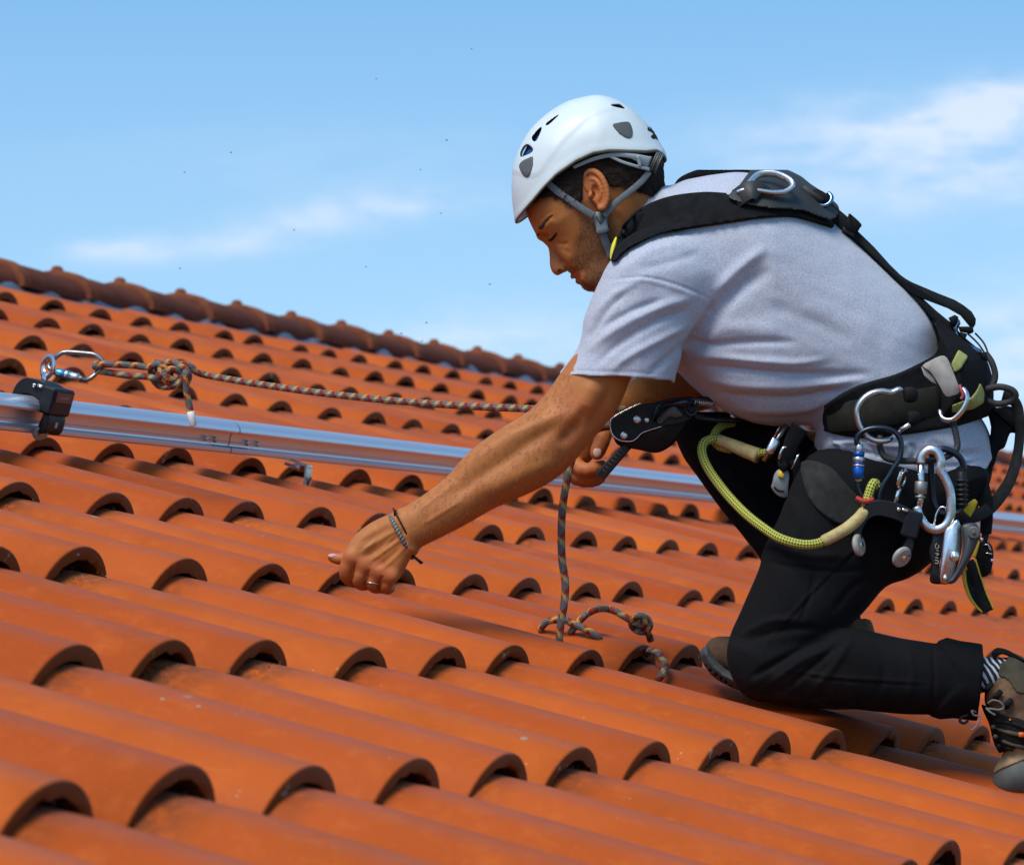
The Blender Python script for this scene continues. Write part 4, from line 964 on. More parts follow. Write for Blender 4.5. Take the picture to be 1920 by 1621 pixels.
P = around(757, 990, -206, 62, 42, 36, 40, wob=1.2); tube_obj('cord_bracelet', VV(P), PXM*1.6, M_blk, person, 8, closed=True)
for q, r in (([(741, 967, -222), (740, 960, -224), (743, 956, -224)], 2.4), ([(772, 1040, -224), (782, 1048, -226), (791, 1056, -226)], 2.6), ([(774, 1042, -220), (786, 1050, -222), (793, 1055, -222)], 1.6)): tube_obj('bracelet_tail', VV(q), PXM*r, M_blk, person, 8)
P = around(699, 1093, -200, 8, 14.2, 14.0); tube_obj('ring', VV(P), PXM*2.0, M_steel, person, 8, closed=True, squash=(1.6, .7))
# ------------------------------------------------------------------ helmet
def ribbon(P, w, t, nrm=(0, 0, -1), sm=6, k=1):
    """flat strap through frame points; w width (px), t thickness (px), nrm the way its face looks"""
    P = crom(P, sm) if sm else np.asarray(P, float); n = len(P); w = np.interp(np.linspace(0, 1, n), np.linspace(0, 1, len(w)), w) if np.ndim(w) else np.full(n, w)
    nr = np.asarray(nrm, float); nr = np.array([np.array([np.interp(k/(n-1), np.linspace(0, 1, len(nr)), nr[:, a]) for a in range(3)]) for k in range(n)]) if nr.ndim == 2 else np.tile(nr, (n, 1))
    v = []
    for i in range(n):
        T = P[min(i+1, n-1)]-P[max(i-1, 0)]; T = T/(np.linalg.norm(T)+1e-9); S_ = np.cross(T, nr[i]); S_ /= np.linalg.norm(S_)+1e-9; N_ = np.cross(S_, T)
        a, b = w[i]/2, t/2; c = min(b*.7, a*.3)
        for x, y in ((-a, -b+c), (-a+c, -b), (a-c, -b), (a, -b+c), (a, b-c), (a-c, b), (-a+c, b), (-a, b-c)): v.append(P[i]+S_*x+N_*y)
    f = [[i*8+q, i*8+(q+1) % 8, i*8+8+(q+1) % 8, i*8+8+q] for i in range(n-1) for q in range(8)]+[list(range(8))[::-1], [(n-1)*8+q for q in range(8)]]
    return VV(v), f
m = Mat('white_helmet_shell', (.58, .64, .65), .34, 0, .5); m.mix(m.rng(m.noise(7, 5, .6), .5, .75, 0, .5), (.49, .55, .56)); m.mix(m.rng(m.noise(45, 5, .8), .64, .72, 0, .45), (.22, .23, .22)); m.rough(m.rng(m.noise(30, 4), .3, .7, .28, .5)); m.bump(m.noise(35, 3), .04, .002); M_shell = m.done()
M_rim = simple('olive_rim', (.13, .125, .085), .5); M_liner = simple('dark_helmet_liner', (.022, .024, .028), .8, 0, .3, 60, .3, 200)
m = Mat('blue_foam_mesh', (.02, .07, .20), .7); v_ = m.n('ShaderNodeTexVoronoi'); v_.inputs['Scale'].default_value = 330; m.l(m.tc.outputs['Object'], v_.inputs['Vector']); m.mix(m.math('LESS_THAN', v_.outputs['Distance'], .38), (.008, .012, .03)); M_foam = m.done()
M_gpad = simple('grey_plastic', (.085, .09, .085), .5, 0, .2, 50, .15); M_web = simple('grey_webbing', (.115, .125, .135), .8, 0, .25, 120, .5, 900); M_buck = simple('grey_buckle', (.16, .19, .20), .38, 0, .15, 50, .1)
M_pale = simple('pale_grey_plastic', (.33, .37, .38), .45, 0, .2, 40, .1)
helmet = empty('climbing_helmet', V(1110, 300, 0), 'white climbing helmet with grey vent pads on the kneeling man\'s head', 'helmet')
HD = Grid(948, 1262, 168, 440, -124, 124, 1.8)
DOME = [(966, 412), (960.5, 378), (959, 345), (962, 317), (973, 283), (994, 246), (1023.6, 216.8), (1058, 194.5), (1092.7, 183.4), (1124.8, 179.7), (1155, 186), (1183, 203), (1206, 224), (1226, 249), (1239, 270), (1246, 283), (1248.5, 300), (1244, 330), (1238, 380), (1150, 480), (1010, 480), (980, 445)]
HD.inflate(DOME, 0, 108, 112, sm=5, e=2.15)
OUT = HD.F.copy()
yr = np.interp(HD.x, [940, 960, 968, 979, 999, 1018.7, 1043, 1080, 1112, 1142, 1179, 1211, 1232, 1242, 1262], [418, 412, 404, 393.5, 373.5, 351.5, 327.5, 302.5, 288, 283, 283, 281, 274, 277, 286])
RIM = ((HD.Y-yr[:, None, None]-(HD.D+100)*.135*np.interp(HD.x, [960, 1100, 1180, 1250], [.9, 1, 1.1, 1.5])[:, None, None])*.82).astype(np.float32)
# the shell flares slightly outwards at the rim; a raised crown panel steps back from it
OUT = OUT-1.5*np.exp(-((RIM+4)/9)**2)
CROWN = poly_sd(HD.x[:, None], HD.y[None, :], crom([(1092, 150), (1128, 176), (1155, 200), (1108, 218), (1060, 262), (1030, 300), (1000, 330), (930, 300), (940, 200), (1000, 150)], 4, True))[:, :, None]
OUT = OUT-1.6*np.clip(.5+CROWN/10, 0, 1)*np.clip((-RIM-10)/20, 0, 1)
HD.F = np.maximum(np.maximum(OUT, -(OUT+8)), RIM).astype(np.float32)
VENTS = [[(975.5, 294.5), (978, 281), (986.6, 271), (994, 273.5), (1000, 281), (994, 288), (984, 292)], [(997.7, 256), (1013.8, 239), (1015, 244), (1006, 263.6), (1000, 265)], [(1022.4, 235), (1028.6, 227.8), (1048.3, 214.3), (1043.4, 220.5), (1028.6, 234)], [(1144.5, 197), (1160.6, 195.8), (1166.8, 199.5), (1173, 204.4), (1161.8, 202.5), (1149.5, 199.5)]]
for P in VENTS: HD.cut(P, d1=-15, sm=2)
for P in VENTS[:3]: HD.cut([(x+3, y+2) for x, y in P], d0=15, sm=2)
v, f = HD.mesh(1); mesh('shell', VV(v), f, M_shell, helmet)
g = Grid.__new__(Grid); g.__dict__.update(HD.__dict__); A = OUT+2.6
g.F = (np.sqrt(A**2+(RIM+.5)**2)-3.3).astype(np.float32); v, f = g.mesh(1); mesh('rim', VV(v), f, M_rim, helmet)
g.F = np.maximum(np.maximum(OUT+11, -(OUT+17)), RIM+9).astype(np.float32); v, f = g.mesh(1); mesh('liner', VV(v), f, M_foam, helmet)
HO = Grid.__new__(Grid); HO.__dict__.update(HD.__dict__); HO.F = OUT.astype(np.float32)
for P in ([(973, 310.5), (979, 302), (990, 296.5), (999, 293.3), (999.5, 302), (998.5, 311), (994, 325), (989, 332.5), (982, 330), (976, 321)], [(1148.3, 235), (1157, 230.5), (1176.6, 228), (1183, 234), (1186.5, 246.4), (1185, 256), (1178, 259.5), (1164, 252.5)]):
    patch(HO, P, 2.2, -10, 'vent_pad', M_gpad, helmet, sm=3)
# headband cradle and adjusting wheel behind
v, f = join(ribbon([(1075, 314, -93), (1110, 299, -98), (1150, 290, -99), (1185, 293, -94), (1218, 305, -76)], [6, 8, 9, 10, 24], 4, (0, 0, -1)), ribbon([(1140, 291, -99), (1165, 303, -97), (1190, 311, -90), (1218, 318, -76)], 6, 4), ribbon([(1196, 292, -92), (1200, 312, -88)], 6, 4))
mesh('headband', v, f, M_pale, helmet)
v, f = join(*[cyl(V(1223+k*3.4, 302+k*1.6, -66), V(1226+k*3.4, 303.4+k*1.6, -66), PXM*(19+1.5*(k % 2)), 24, .2) for k in range(4)]); mesh('adjusting_wheel', v, f, M_gpad, helmet)
def onskin(P, off=3):
    o = []
    for p in P:
        d = skin_depth(H, p[0], p[1]); d = -70 if d is None else d
        o.append((p[0], p[1], (d if len(p) < 3 else min(d, p[2]))-off))
    return o
def strap_on(P, w): 
    Q = np.array(P, float) if P[0][1] < 430 else np.array(onskin(P, 4)); Q[:, 2] = np.convolve(np.r_[Q[0, 2], Q[:, 2], Q[-1, 2]], [.25, .5, .25], 'valid'); return ribbon(Q, w, 2.4)
for P, w in (([(1024, 341, -84), (1043, 357, -89), (1065, 373, -92), (1090, 390, -94), (1114, 405, -95)], 13), ([(1217, 322, -72), (1203, 340, -82), (1180, 360, -92), (1155, 380, -97), (1141, 396, -98), (1133, 405, -97)], 12), ([(1129, 435, -80), (1135, 452, -76), (1142, 468, -70), (1146, 482, -66)], 15)):
    v, f = strap_on(P, w); mesh('chin_strap', v, f, M_web, helmet)
bd = (skin_depth(H, 1125, 415) or -80)-5
v, f = prism(crom([(1110.5, 403), (1115, 398), (1132, 395.8), (1138, 400.5), (1139.6, 421), (1141, 434), (1120.5, 438.5), (1117, 426.5), (1112, 412)], 3, True), bd-7, bd+1, 2)
bk = mesh('chin_buckle', v, f, M_buck, helmet)
v, f = prism(crom([(1117, 405), (1131, 402), (1134, 408), (1129, 418), (1124, 419)], 3, True), bd-9, bd-6, 1); mesh('press_tab', v, f, M_gpad, bk)
# ------------------------------------------------------------------ full body harness
M_pad = simple('black_padding', (.0075, .0078, .009), .92, 0, .3, 70, .5, 700, spec=.15); M_strap = simple('black_webbing', (.011, .0125, .013), .8, 0, .3, 110, .6, 1100, spec=.2); M_bind = simple('black_binding', (.005, .005, .0055), .75, 0, .2, spec=.2)
M_lea = simple('worn_black_leather', (.020, .022, .022), .6, 0, .45, 30, .4, 160); M_yel = simple('yellow_piping', (.62, .58, .02), .6); M_oliv = simple('olive_yellow_panel', (.30, .31, .09), .8, 0, .25, 60, .3, 500)
M_beltw = simple('olive_black_belt_webbing', (.017, .017, .013), .85, 0, .35, 60, .6, 900, spec=.2); M_tag = simple('soiled_canvas_tag', (.36, .33, .30), .9, 0, .35, 35, .3, 500); M_pink = simple('faded_pink_cord', (.35, .07, .09), .7)
m = Mat('satin_aluminium', (.66, .66, .67), .30, 1.0); m.mix(m.rng(m.noise(70, 5, .7), .45, .7), (.45, .45, .46)); m.bump(m.noise(160, 4), .2, .0008); m.rough(m.rng(m.noise(70, 5), .3, .7, .22, .42)); M_sat = m.done()
M_blue = simple('blue_anodised', (.02, .12, .48), .3, .75, .25, 60); M_bluesteel = simple('blued_steel', (.16, .24, .36), .22, 1.0, .3, 30); M_gun = simple('gunmetal', (.045, .058, .08), .28, .9, .3, 60)
M_chrome = simple('worn_chrome', (.72, .71, .70), .18, 1.0, .25, 90)
harness = empty('safety_harness', V(1700, 720, -100), 'black padded full body harness with yellow piping strapped over the grey t-shirt', 'safety harness')
PADP = [(1145, 489), (1150, 470), (1157, 449), (1173, 415), (1204, 390), (1255, 370), (1317, 361.6), (1362, 364), (1400, 372), (1440, 386), (1480, 389), (1508, 394), (1542, 411), (1562, 424), (1528, 416), (1486, 405), (1429, 407), (1373, 415), (1317, 423), (1261, 432), (1218, 446), (1176, 467), (1152, 490)]
o = patch(S, PADP, 11, 20, 'shoulder_pad', M_pad, harness, sm=3)
def lay(P, src, off, sm=5):
    """put a polyline on the near surface of a sculpted form"""
    Q = crom(P, sm); out = []
    for x, y in Q[:, :2]:
        d = None
        for dy in (0, 6, 12, 20, 30):
            d = skin_depth(src, x, y+dy)
            if d is not None: break
        out.append((x, y, (-120 if d is None else d)-off))
    out = np.array(out); z = out[:, 2]
    for _ in range(3): z = np.convolve(np.r_[z[0], z, z[-1]], [.25, .5, .25], 'valid')
    out[:, 2] = z; return out
LOW = [(1153, 486), (1178, 463), (1219, 442), (1262, 428), (1318, 419), (1374, 411), (1430, 403), (1486, 401), (1530, 412), (1560, 422)]
tube_obj('edge_binding', VV(lay(LOW, S, 9)), PXM*6.5, M_bind, o, 10)
tube_obj('edge_binding', VV(lay([(1160, 445), (1175, 417), (1205, 391), (1256, 371), (1318, 363), (1362, 365)], S, 9)), PXM*3.2, M_bind, o, 8)
v, f = ribbon([(1156, 446, -150), (1151, 460, -158), (1148, 474, -164), (1146, 487, -168)], [3, 8, 8, 2], 6, (-.5, 0, -1)); mesh('yellow_piping', v, f, M_yel, o)
v, f = ribbon(lay([(1503, 390), (1515, 396), (1528, 402), (1539, 407)], S, 16, 3), [2, 7, 7, 2], 4, sm=0); mesh('yellow_piping', v, f, M_yel, o)
Q = lay([(1168, 432), (1172, 448), (1170, 463)], S, 12); v, f = ribbon(Q, 5, 3, sm=0); mesh('stitch_tape', v, f, M_strap, o)
v, f = prism(crom([(1147, 488), (1150, 466), (1157, 447), (1172, 420), (1200, 396), (1215, 420), (1190, 450), (1168, 472)], 3, True), -104, -70, 5); mesh('pad_end', v, f, M_pad, o)
# far shoulder pad and the back plate
patch(S, [(1255, 372), (1262, 350), (1277, 331), (1317, 315), (1373, 303), (1429, 298), (1480, 318), (1470, 350), (1430, 350), (1395, 350), (1387, 342), (1359, 332), (1317, 331), (1288, 341), (1270, 356)], 18, 215, 'shoulder_pad', M_pad, harness, sm=3, dmin=-35)
pl = patch(S, [(1384, 350), (1402, 326), (1428, 300), (1470, 305), (1520, 345), (1562, 372), (1574, 396), (1560, 412), (1530, 404), (1500, 394), (1429, 389), (1376, 376), (1366, 366)], 20, 70, 'back_plate', M_lea, harness, sm=3)
for P in ([(1371, 366), (1400, 376), (1430, 386)], [(1432, 360), (1432, 385)]):
    tube_obj('stitched_fold', VV(lay(P, S, 20)), PXM*2.6, M_bind, pl, 7)
DR = crom([(1383, 361, -182), (1398, 356, -188), (1420, 357, -190), (1446, 361, -188), (1470, 360, -182), (1484, 351, -174), (1483, 341, -166), (1468, 331, -160), (1448, 325, -157), (1427, 326.5, -158), (1416, 332, -164), (1406, 343, -176), (1395, 354, -186)], 4)
ring = tube_obj('d_ring', VV(DR), PXM*6.2, M_sat, harness, 12, squash=(1.15, .8))
v, f = ribbon([(1378, 376, -176), (1392, 364, -192), (1410, 356, -198), (1428, 364, -190), (1432, 388, -178)], [44, 40, 38, 40, 44], 4, (-.1, -.5, -1)); mesh('ring_loop', v, f, M_lea, harness)
# strap down the spine: leaves the plate, runs through buckles, follows the back
v, f = prism([(1500, 346), (1524, 356), (1560, 382), (1587.6, 405), (1607, 432), (1639, 463), (1668.5, 496), (1688, 515), (1706, 528), (1706, 551), (1678, 526), (1639, 492), (1599.5, 457), (1560, 426), (1528, 412), (1505, 396)], -78, -32, 1.5); mesh('spine_strap', v, f, M_strap, harness)
v, f = prism([(1590, 400), (1608, 434), (1640, 465), (1668.5, 498), (1688, 517), (1710, 529), (1757, 549), (1790, 562), (1806.7, 572), (1822, 584), (1830, 598), (1829, 608), (1823.5, 617), (1816, 610), (1800.8, 591.5), (1777, 578), (1732, 561), (1704, 546), (1676, 518), (1639, 483), (1600, 444)], -85, -42, 1.5); mesh('loose_strap', v, f, M_strap, harness)
v, f = prism([(1698, 540), (1732, 561), (1755, 582), (1777, 600), (1795, 612), (1790, 622), (1772, 620), (1757, 610), (1730, 575)], -80, -35, 1.5); mesh('spine_strap', v, f, M_strap, harness)
for P, d0, d1, nm, mt in (([(1583, 424), (1592, 402), (1597, 403), (1615, 420), (1612, 428), (1604, 437)], -98, -22, 'keeper', M_bind), ([(1578, 432), (1588, 420), (1602, 434), (1600, 444), (1590, 438)], -92, -28, 'keeper', M_lea), ([(1522, 362), (1530, 354), (1548, 362), (1556, 374), (1548, 386), (1530, 382)], -110, -40, 'keeper', M_bind)):
    v, f = prism(crom(P, 3, True), d0, d1, 3); mesh(nm, v, f, mt, harness)
v, f = join(tube(VV(crom([(1533, 383, -112), (1545, 386, -114), (1556, 380, -112), (1559, 370, -106), (1554, 363, -100)], 4)), PXM*4.5, 10)[:2], tube(VV([(1533, 383, -112), (1532, 381, -50), (1553, 364, -46), (1554, 363, -100)]), PXM*4, 8)[:2]); mesh('buckle', v, f, M_bluesteel, harness)
v, f = prism([(1502, 352), (1512, 347), (1530, 362), (1545, 372), (1540, 380), (1520, 374)], -118, -60, 2.5); mesh('buckle_tab', v, f, M_lea, harness)
# waist belt on a lumbar pad that stands proud of the back
B = Grid.__new__(Grid); B.__dict__.update(S.__dict__); B.F = S.F.copy()
B.inflate([(1748, 592), (1768, 606), (1805, 634), (1840, 669), (1853, 718), (1852, 770), (1800, 800), (1745, 800), (1745, 680)], 0, 168, 70, 6, sm=3)
BP = [(1546, 764), (1583, 738), (1621, 721), (1680, 704), (1724.5, 683), (1755.6, 665.6), (1763, 645), (1754, 604), (1776, 600), (1806, 630), (1846, 667), (1862, 718), (1856, 776), (1800.5, 794), (1742, 805), (1690, 812), (1638, 818), (1586, 815), (1547, 806)]
belt = patch(B, BP, 10, 170, 'waist_belt', M_pad, harness, sm=3)
bl = lambda P, off=14: lay(P, B, off)
tube_obj('edge_binding', VV(bl([(1548, 764), (1583, 740), (1621, 723), (1680, 706), (1724, 686), (1755, 668), (1766, 645), (1760, 612)], 8)), PXM*5, M_bind, belt, 8)
tube_obj('edge_binding', VV(bl([(1548, 804), (1586, 813), (1638, 816), (1690, 810), (1742, 803), (1800, 792), (1850, 776)], 8)), PXM*5, M_bind, belt, 8)
v, f = ribbon(bl([(1551, 786), (1580, 782), (1604, 779), (1650, 771), (1700, 762), (1762, 750)], 20), [50, 54, 58, 60, 58, 54], 5, sm=0); mesh('belt_webbing', v, f, M_beltw, belt)
for P in ([(1797, 655), (1816, 668), (1802, 691), (1790, 699), (1783, 683)], [(1838, 716), (1846, 735), (1845, 755), (1825, 767), (1783, 774), (1786, 759), (1821, 745), (1832, 730)]): patch(B, P, 13, -40, 'reflective_panel', M_oliv, belt, sm=1)
for P in ([(1776, 700), (1800, 716), (1812, 735)], [(1790, 640), (1800, 652), (1812, 664)]): tube_obj('stitched_fold', VV(bl(P, 10)), PXM*2.2, M_bind, belt, 7)
for x, y, w, h_ in ((1707, 740, 12, 13), (1714, 783, 11, 11)):
    v, f = prism(crom([(x-w, y-h_), (x+w-1, y-h_+1), (x+w, y+h_-2), (x-w+2, y+h_)], 3, True), -238, -222, 4); mesh('belt_keeper', v, f, M_bind, belt)
v, f = join(prism(crom([(1729, 686), (1744, 676), (1764, 667), (1775, 670), (1784, 688), (1793, 712), (1800, 734), (1788, 741), (1774, 743), (1764, 727), (1753, 709), (1742, 695)], 2, True), [-232-.12*k for k in range(24)], [-229-.12*k for k in range(24)], 1), prism([(1727, 687), (1741, 697), (1752, 710), (1756, 720), (1746, 716), (1733, 704)], -228, -225.5, .8))
mesh('canvas_tag', v, f, M_tag, belt)
tube_obj('pink_cord', VV(crom([(1799, 722, -236), (1803, 731, -240), (1806, 741, -240), (1802, 748, -238)], 3)), PXM*3.2, M_pink, belt, 8)
tube_obj('side_ring', VV(crom([(1806, 728, -228), (1812, 738, -234), (1812.5, 752, -236), (1803, 771, -236), (1785, 787, -232), (1767, 784, -226), (1762, 770, -214)], 4)), PXM*5.6, M_sat, belt, 10, squash=(1, .75))
# gear loops
def loop(P, r, par=belt, mat=M_rub, nm='gear_loop'): return tube_obj(nm, VV(crom(P, 6)), PXM*r, mat, par, 10)
loop([(1650, 818, -222), (1650, 838, -232), (1659, 856, -238), (1680, 863, -240), (1721, 864, -242), (1756, 861, -240), (1782, 852, -236), (1795, 838, -230), (1792, 812, -226), (1786, 790, -222)], 6)
loop([(1847, 730, -110), (1874, 725, -118), (1897, 731, -120), (1904, 742, -118), (1894, 752, -112), (1870, 757, -108), (1850, 750, -104)], 6.5)
loop([(1848, 662, -90), (1860, 680, -96), (1866, 704, -98), (1860, 724, -98), (1850, 734, -96)], 6)
loop([(1814, 625, -86), (1832, 642, -90), (1845, 660, -92), (1850, 674, -92)], 1.8, nm='cord'); loop([(1828, 624, -84), (1844, 642, -86), (1852, 662, -90), (1851, 676, -92)], 1.8, nm='cord')
v, f = prism(crom([(1841, 661), (1849, 660), (1853, 670), (1849, 677), (1843, 672)], 3, True), -98, -84, 2); mesh('cord_lock', v, f, M_bind, belt)
# back buckle
P = [(1788, 600), (1797, 598), (1801, 607), (1796, 617), (1803, 634), (1816, 644), (1838, 654), (1841, 661), (1832, 664), (1808, 656), (1794, 639), (1786, 619)]
v, f = prism(crom(P, 3, True), -96, -84, 3); mesh('back_buckle', v, f, M_bluesteel, belt)
v, f = join(prism([(1778, 596), (1790, 590), (1797, 594), (1795, 606), (1786, 612)], -104, -30, 3), prism([(1796, 612), (1824, 612), (1826, 622), (1820, 626), (1800, 622)], -100, -40, 3), prism([(1800, 622), (1814, 626), (1808, 640), (1802, 634)], -98, -50, 2)); mesh('buckle_tab', v, f, M_bind, belt)
# seat strap, leg loop straps and pouch of webbing behind the hip
v, f = prism(crom([(1848, 760), (1870, 764), (1897, 762), (1911, 790), (1908, 812), (1894, 812), (1884, 838), (1872, 846), (1864, 872), (1846, 898), (1830, 890), (1850, 840), (1858, 800)], 3, True), -60, 30, 8); mesh('seat_strap', v, f, M_pad, harness)
v, f = ribbon([(1880, 742, -60), (1902, 752, -66), (1912, 780, -70), (1910, 838, -80), (1897, 892, -96), (1875, 930, -116), (1848, 958, -140), (1812, 970, -170), (1788, 964, -190)], [20, 24, 20, 20, 22, 24, 24, 26, 22], 4, [(-.8, 0, -.6), (-.5, 0, -.8), (-.3, 0, -1), (0, 0, -1), (0, 0, -1)]); mesh('leg_strap', v, f, M_strap, harness)
v, f = ribbon([(1836, 890, -120), (1846, 930, -130), (1850, 965, -132), (1848, 1000, -130)], [26, 28, 24, 22], 6); mesh('leg_strap', v, f, M_pad, harness)
v, f = ribbon([(1848, 998, -130), (1846, 1020, -130), (1846, 1040, -130)], [16, 8, 10], 5); mesh('leg_strap', v, f, M_strap, harness)
v, f = prism(crom([(1834, 1022), (1844, 1014), (1858, 1020), (1863, 1040), (1858, 1070), (1846, 1081), (1832, 1076), (1828, 1048)], 3, True), -146, -112, 5); bx_ = mesh('leg_buckle', v, f, M_bind, harness)
v, f = join(tube(VV([(1842, 1022, -148), (1852, 1020, -148), (1858, 1032, -148)]), PXM*1.8, 6)[:2], cyl(V(1860, 1050, -146), V(1860, 1050, -140), PXM*3, 10)[:2], tube(VV([(1846, 1036, -148), (1860, 1038, -148)]), PXM*1.5, 6)[:2]); mesh('buckle_bar', v, f, M_chrome, bx_)
# front leg strap over the thigh and its small fittings
v, f = join(ribbon([(1500, 800, -150), (1486, 826, -150), (1478, 852, -146), (1476, 880, -140)], [34, 30, 26, 20], 6), ribbon([(1488, 862, -152), (1497, 890, -150), (1490, 920, -146)], [22, 18, 12], 6)); mesh('leg_strap', v, f, M_pad, harness)
v, f = join(tube(VV(crom([(1474, 838, -166), (1468, 840, -168), (1463, 850, -168), (1461, 861, -166)], 4)), PXM*2.6, 8)[:2], tube(VV([(1498, 850, -164), (1494, 858, -166), (1490, 868, -164), (1484, 879, -162)]), PXM*2.2, 8)[:2], cyl(V(1493, 902, -158), V(1494, 902, -150), PXM*4, 12, .4)[:2], tube(VV([(1489, 908, -158), (1485, 917, -158)]), PXM*2.6, 8)[:2]); mesh('buckle_bar', v, f, M_chrome, harness)
# webbing tail with yellow edges
v, f = ribbon([(1818, 1050, -222), (1828, 1082, -228), (1840, 1116, -230), (1853, 1146, -226)], [16, 20, 20, 21], 3, (-.15, 0, -1)); tl = mesh('webbing_tail', v, f, M_strap, harness)
M_yw = simple('yellow_webbing', (.60, .42, .02), .8)
for P, w in (([(1829, 1048, -225), (1838, 1078, -231), (1850, 1112, -233), (1863, 1141, -229)], 2.6), ([(1808, 1060, -218), (1809, 1090, -220), (1818, 1118, -222), (1832, 1138, -224), (1843, 1148, -224)], [8, 8, 6, 4, 2]), ([(1811, 962, -206), (1822, 948, -204), (1830, 938, -200)], [24, 18, 8]), ([(1826, 1044, -216), (1832, 1024, -214), (1835, 1012, -212)], [7, 6, 4])):
    v, f = ribbon(P, w, 4, (-.15, 0, -1) if w == 2.6 else (.5, 0, -.8)); mesh('yellow_edge', v, f, M_yw, tl)
v, f = ribbon([(1812, 1068, -216), (1816, 1096, -217), (1826, 1122, -219), (1842, 1145, -222)], [8, 14, 14, 6], 2, (.5, 0, -.8)); mesh('webbing_loop', v, f, M_strap, tl)
# ------------------------------------------------------------------ hardware hanging from the harness
def closed_tube(P, r, sm=5, k=10): return tube(VV(crom(P, sm, True)), PXM*r, k, True)[:2]
def at3(P, d): return [(x, y, d) if len(q) == 2 else q for q in P for x, y in [q[:2]]]
g = empty('positioning_hook', V(1640, 780, -238), 'large open grey aluminium hook clipped over the belt webbing above the blue sleeved carabiner', 'carabiner', 'carabiners on the harness')
tube_obj('hook_body', VV(crom([(1688, 731, -232), (1684, 730, -236), (1670, 735, -238), (1652, 733, -240), (1631, 738, -242), (1614, 752, -243), (1606, 770, -243), (1610, 793, -243), (1622, 813, -244), (1638, 825, -246), (1656, 827, -246), (1672, 822, -240), (1682, 812, -228)], 5)), PXM*6.6, M_sat, g, 12, squash=(1.15, .8))
tube_obj('gate', VV([(1682, 812, -224), (1692, 803, -232), (1703, 797, -234), (1706, 792, -226)]), PXM*4.4, M_chrome, g, 10)
g = empty('ladder_carabiner', V(1650, 870, -250), 'dark blue steel carabiner with a blue and silver sleeve hanging from the grey hook', 'carabiner', 'carabiners on the harness')
tube_obj('frame', VV(crom([(1611, 838, -252), (1606, 826, -252), (1612, 812, -253), (1631, 803, -255), (1655, 802, -256), (1676, 808, -256), (1688, 824, -256), (1690, 842, -256), (1686, 860, -256), (1676, 876, -256), (1666, 893, -256), (1657, 907, -256), (1650, 925, -255), (1646, 940, -254), (1634, 946, -252), (1620, 934, -252), (1610, 918, -252), (1608, 900, -252)], 5)), PXM*6.0, M_gun, g, 12, squash=(1.1, .85))
v, f = join(cyl(V(1611, 833, -252), V(1610.5, 850, -252), PXM*7, 16), cyl(V(1609, 886, -252), V(1609, 902, -252), PXM*7, 16)); mesh('gate', v, f, M_sat, g)
v, f = join(cyl(V(1610.5, 846, -252), V(1610, 856, -252), PXM*10.5, 20, .2), cyl(V(1610, 866, -252), V(1609.5, 870, -252), PXM*10.5, 20, .2), cyl(V(1609.5, 874, -252), V(1609, 898, -252), PXM*10.5, 20, .15)); sl_ = mesh('sleeve', v, f, M_blue, g)
v, f = join(cyl(V(1610, 856, -252), V(1610, 866, -252), PXM*10.8, 20, .1), cyl(V(1609.5, 870, -252), V(1609.5, 874, -252), PXM*10.7, 20, .1)); mesh('sleeve_band', v, f, M_sat, sl_)
g = empty('silver_carabiner', V(1750, 920, -262), 'big bright silver screwgate carabiner hooked on the black gear loop holding the rope clamp', 'carabiner', 'carabiners on the harness')
tube_obj('frame', VV(crom([(1726, 868, -258), (1728, 855, -258), (1741, 843, -260), (1756, 846, -262), (1764, 862, -264), (1763, 880, -264), (1772, 897, -264), (1781, 920, -264), (1783, 950, -264), (1780, 973, -264), (1769, 988, -264), (1753, 993, -263), (1736, 985, -262), (1723, 966, -261), (1719, 950, -260)], 5)), PXM*8.0, M_sat, g, 14, squash=(1.1, .9))
tube_obj('gate', VV([(1727, 868, -258), (1726.5, 900, -258), (1726, 935, -259), (1722, 954, -260)]), PXM*6.2, M_chrome, g, 14)
v, f = join(cyl(V(1727.5, 902, -258), V(1726, 926, -258), PXM*11.5, 24, .12), cyl(V(1725.8, 928, -258), V(1725.6, 934, -258), PXM*10, 20, .3)); mesh('screw_sleeve', v, f, simple('dull_steel_sleeve', (.34, .32, .29), .45, .9, .25, 150, .3, 900), g)
g = empty('black_carabiner', V(1780, 900, -240), 'black carabiner with a ribbed sleeve hanging behind the bright silver one', 'carabiner', 'carabiners on the harness')
tube_obj('frame', VV(crom([(1802, 890, -236), (1807, 876, -238), (1800, 858, -240), (1782, 845, -242), (1762, 842, -242), (1748, 852, -240), (1746, 880, -236), (1748, 925, -234), (1754, 948, -234), (1764, 960, -234), (1785, 964, -236), (1800, 958, -236), (1803, 940, -236)], 5)), PXM*6, M_gun, g, 12)
v, f = join(cyl(V(1803, 884, -238), V(1803, 952, -238), PXM*8.5, 16), *[cyl(V(1803, 898+k*9, -238), V(1803, 903+k*9, -238), PXM*12, 20, .3) for k in range(6)]); mesh('ribbed_sleeve', v, f, M_black_al, g)
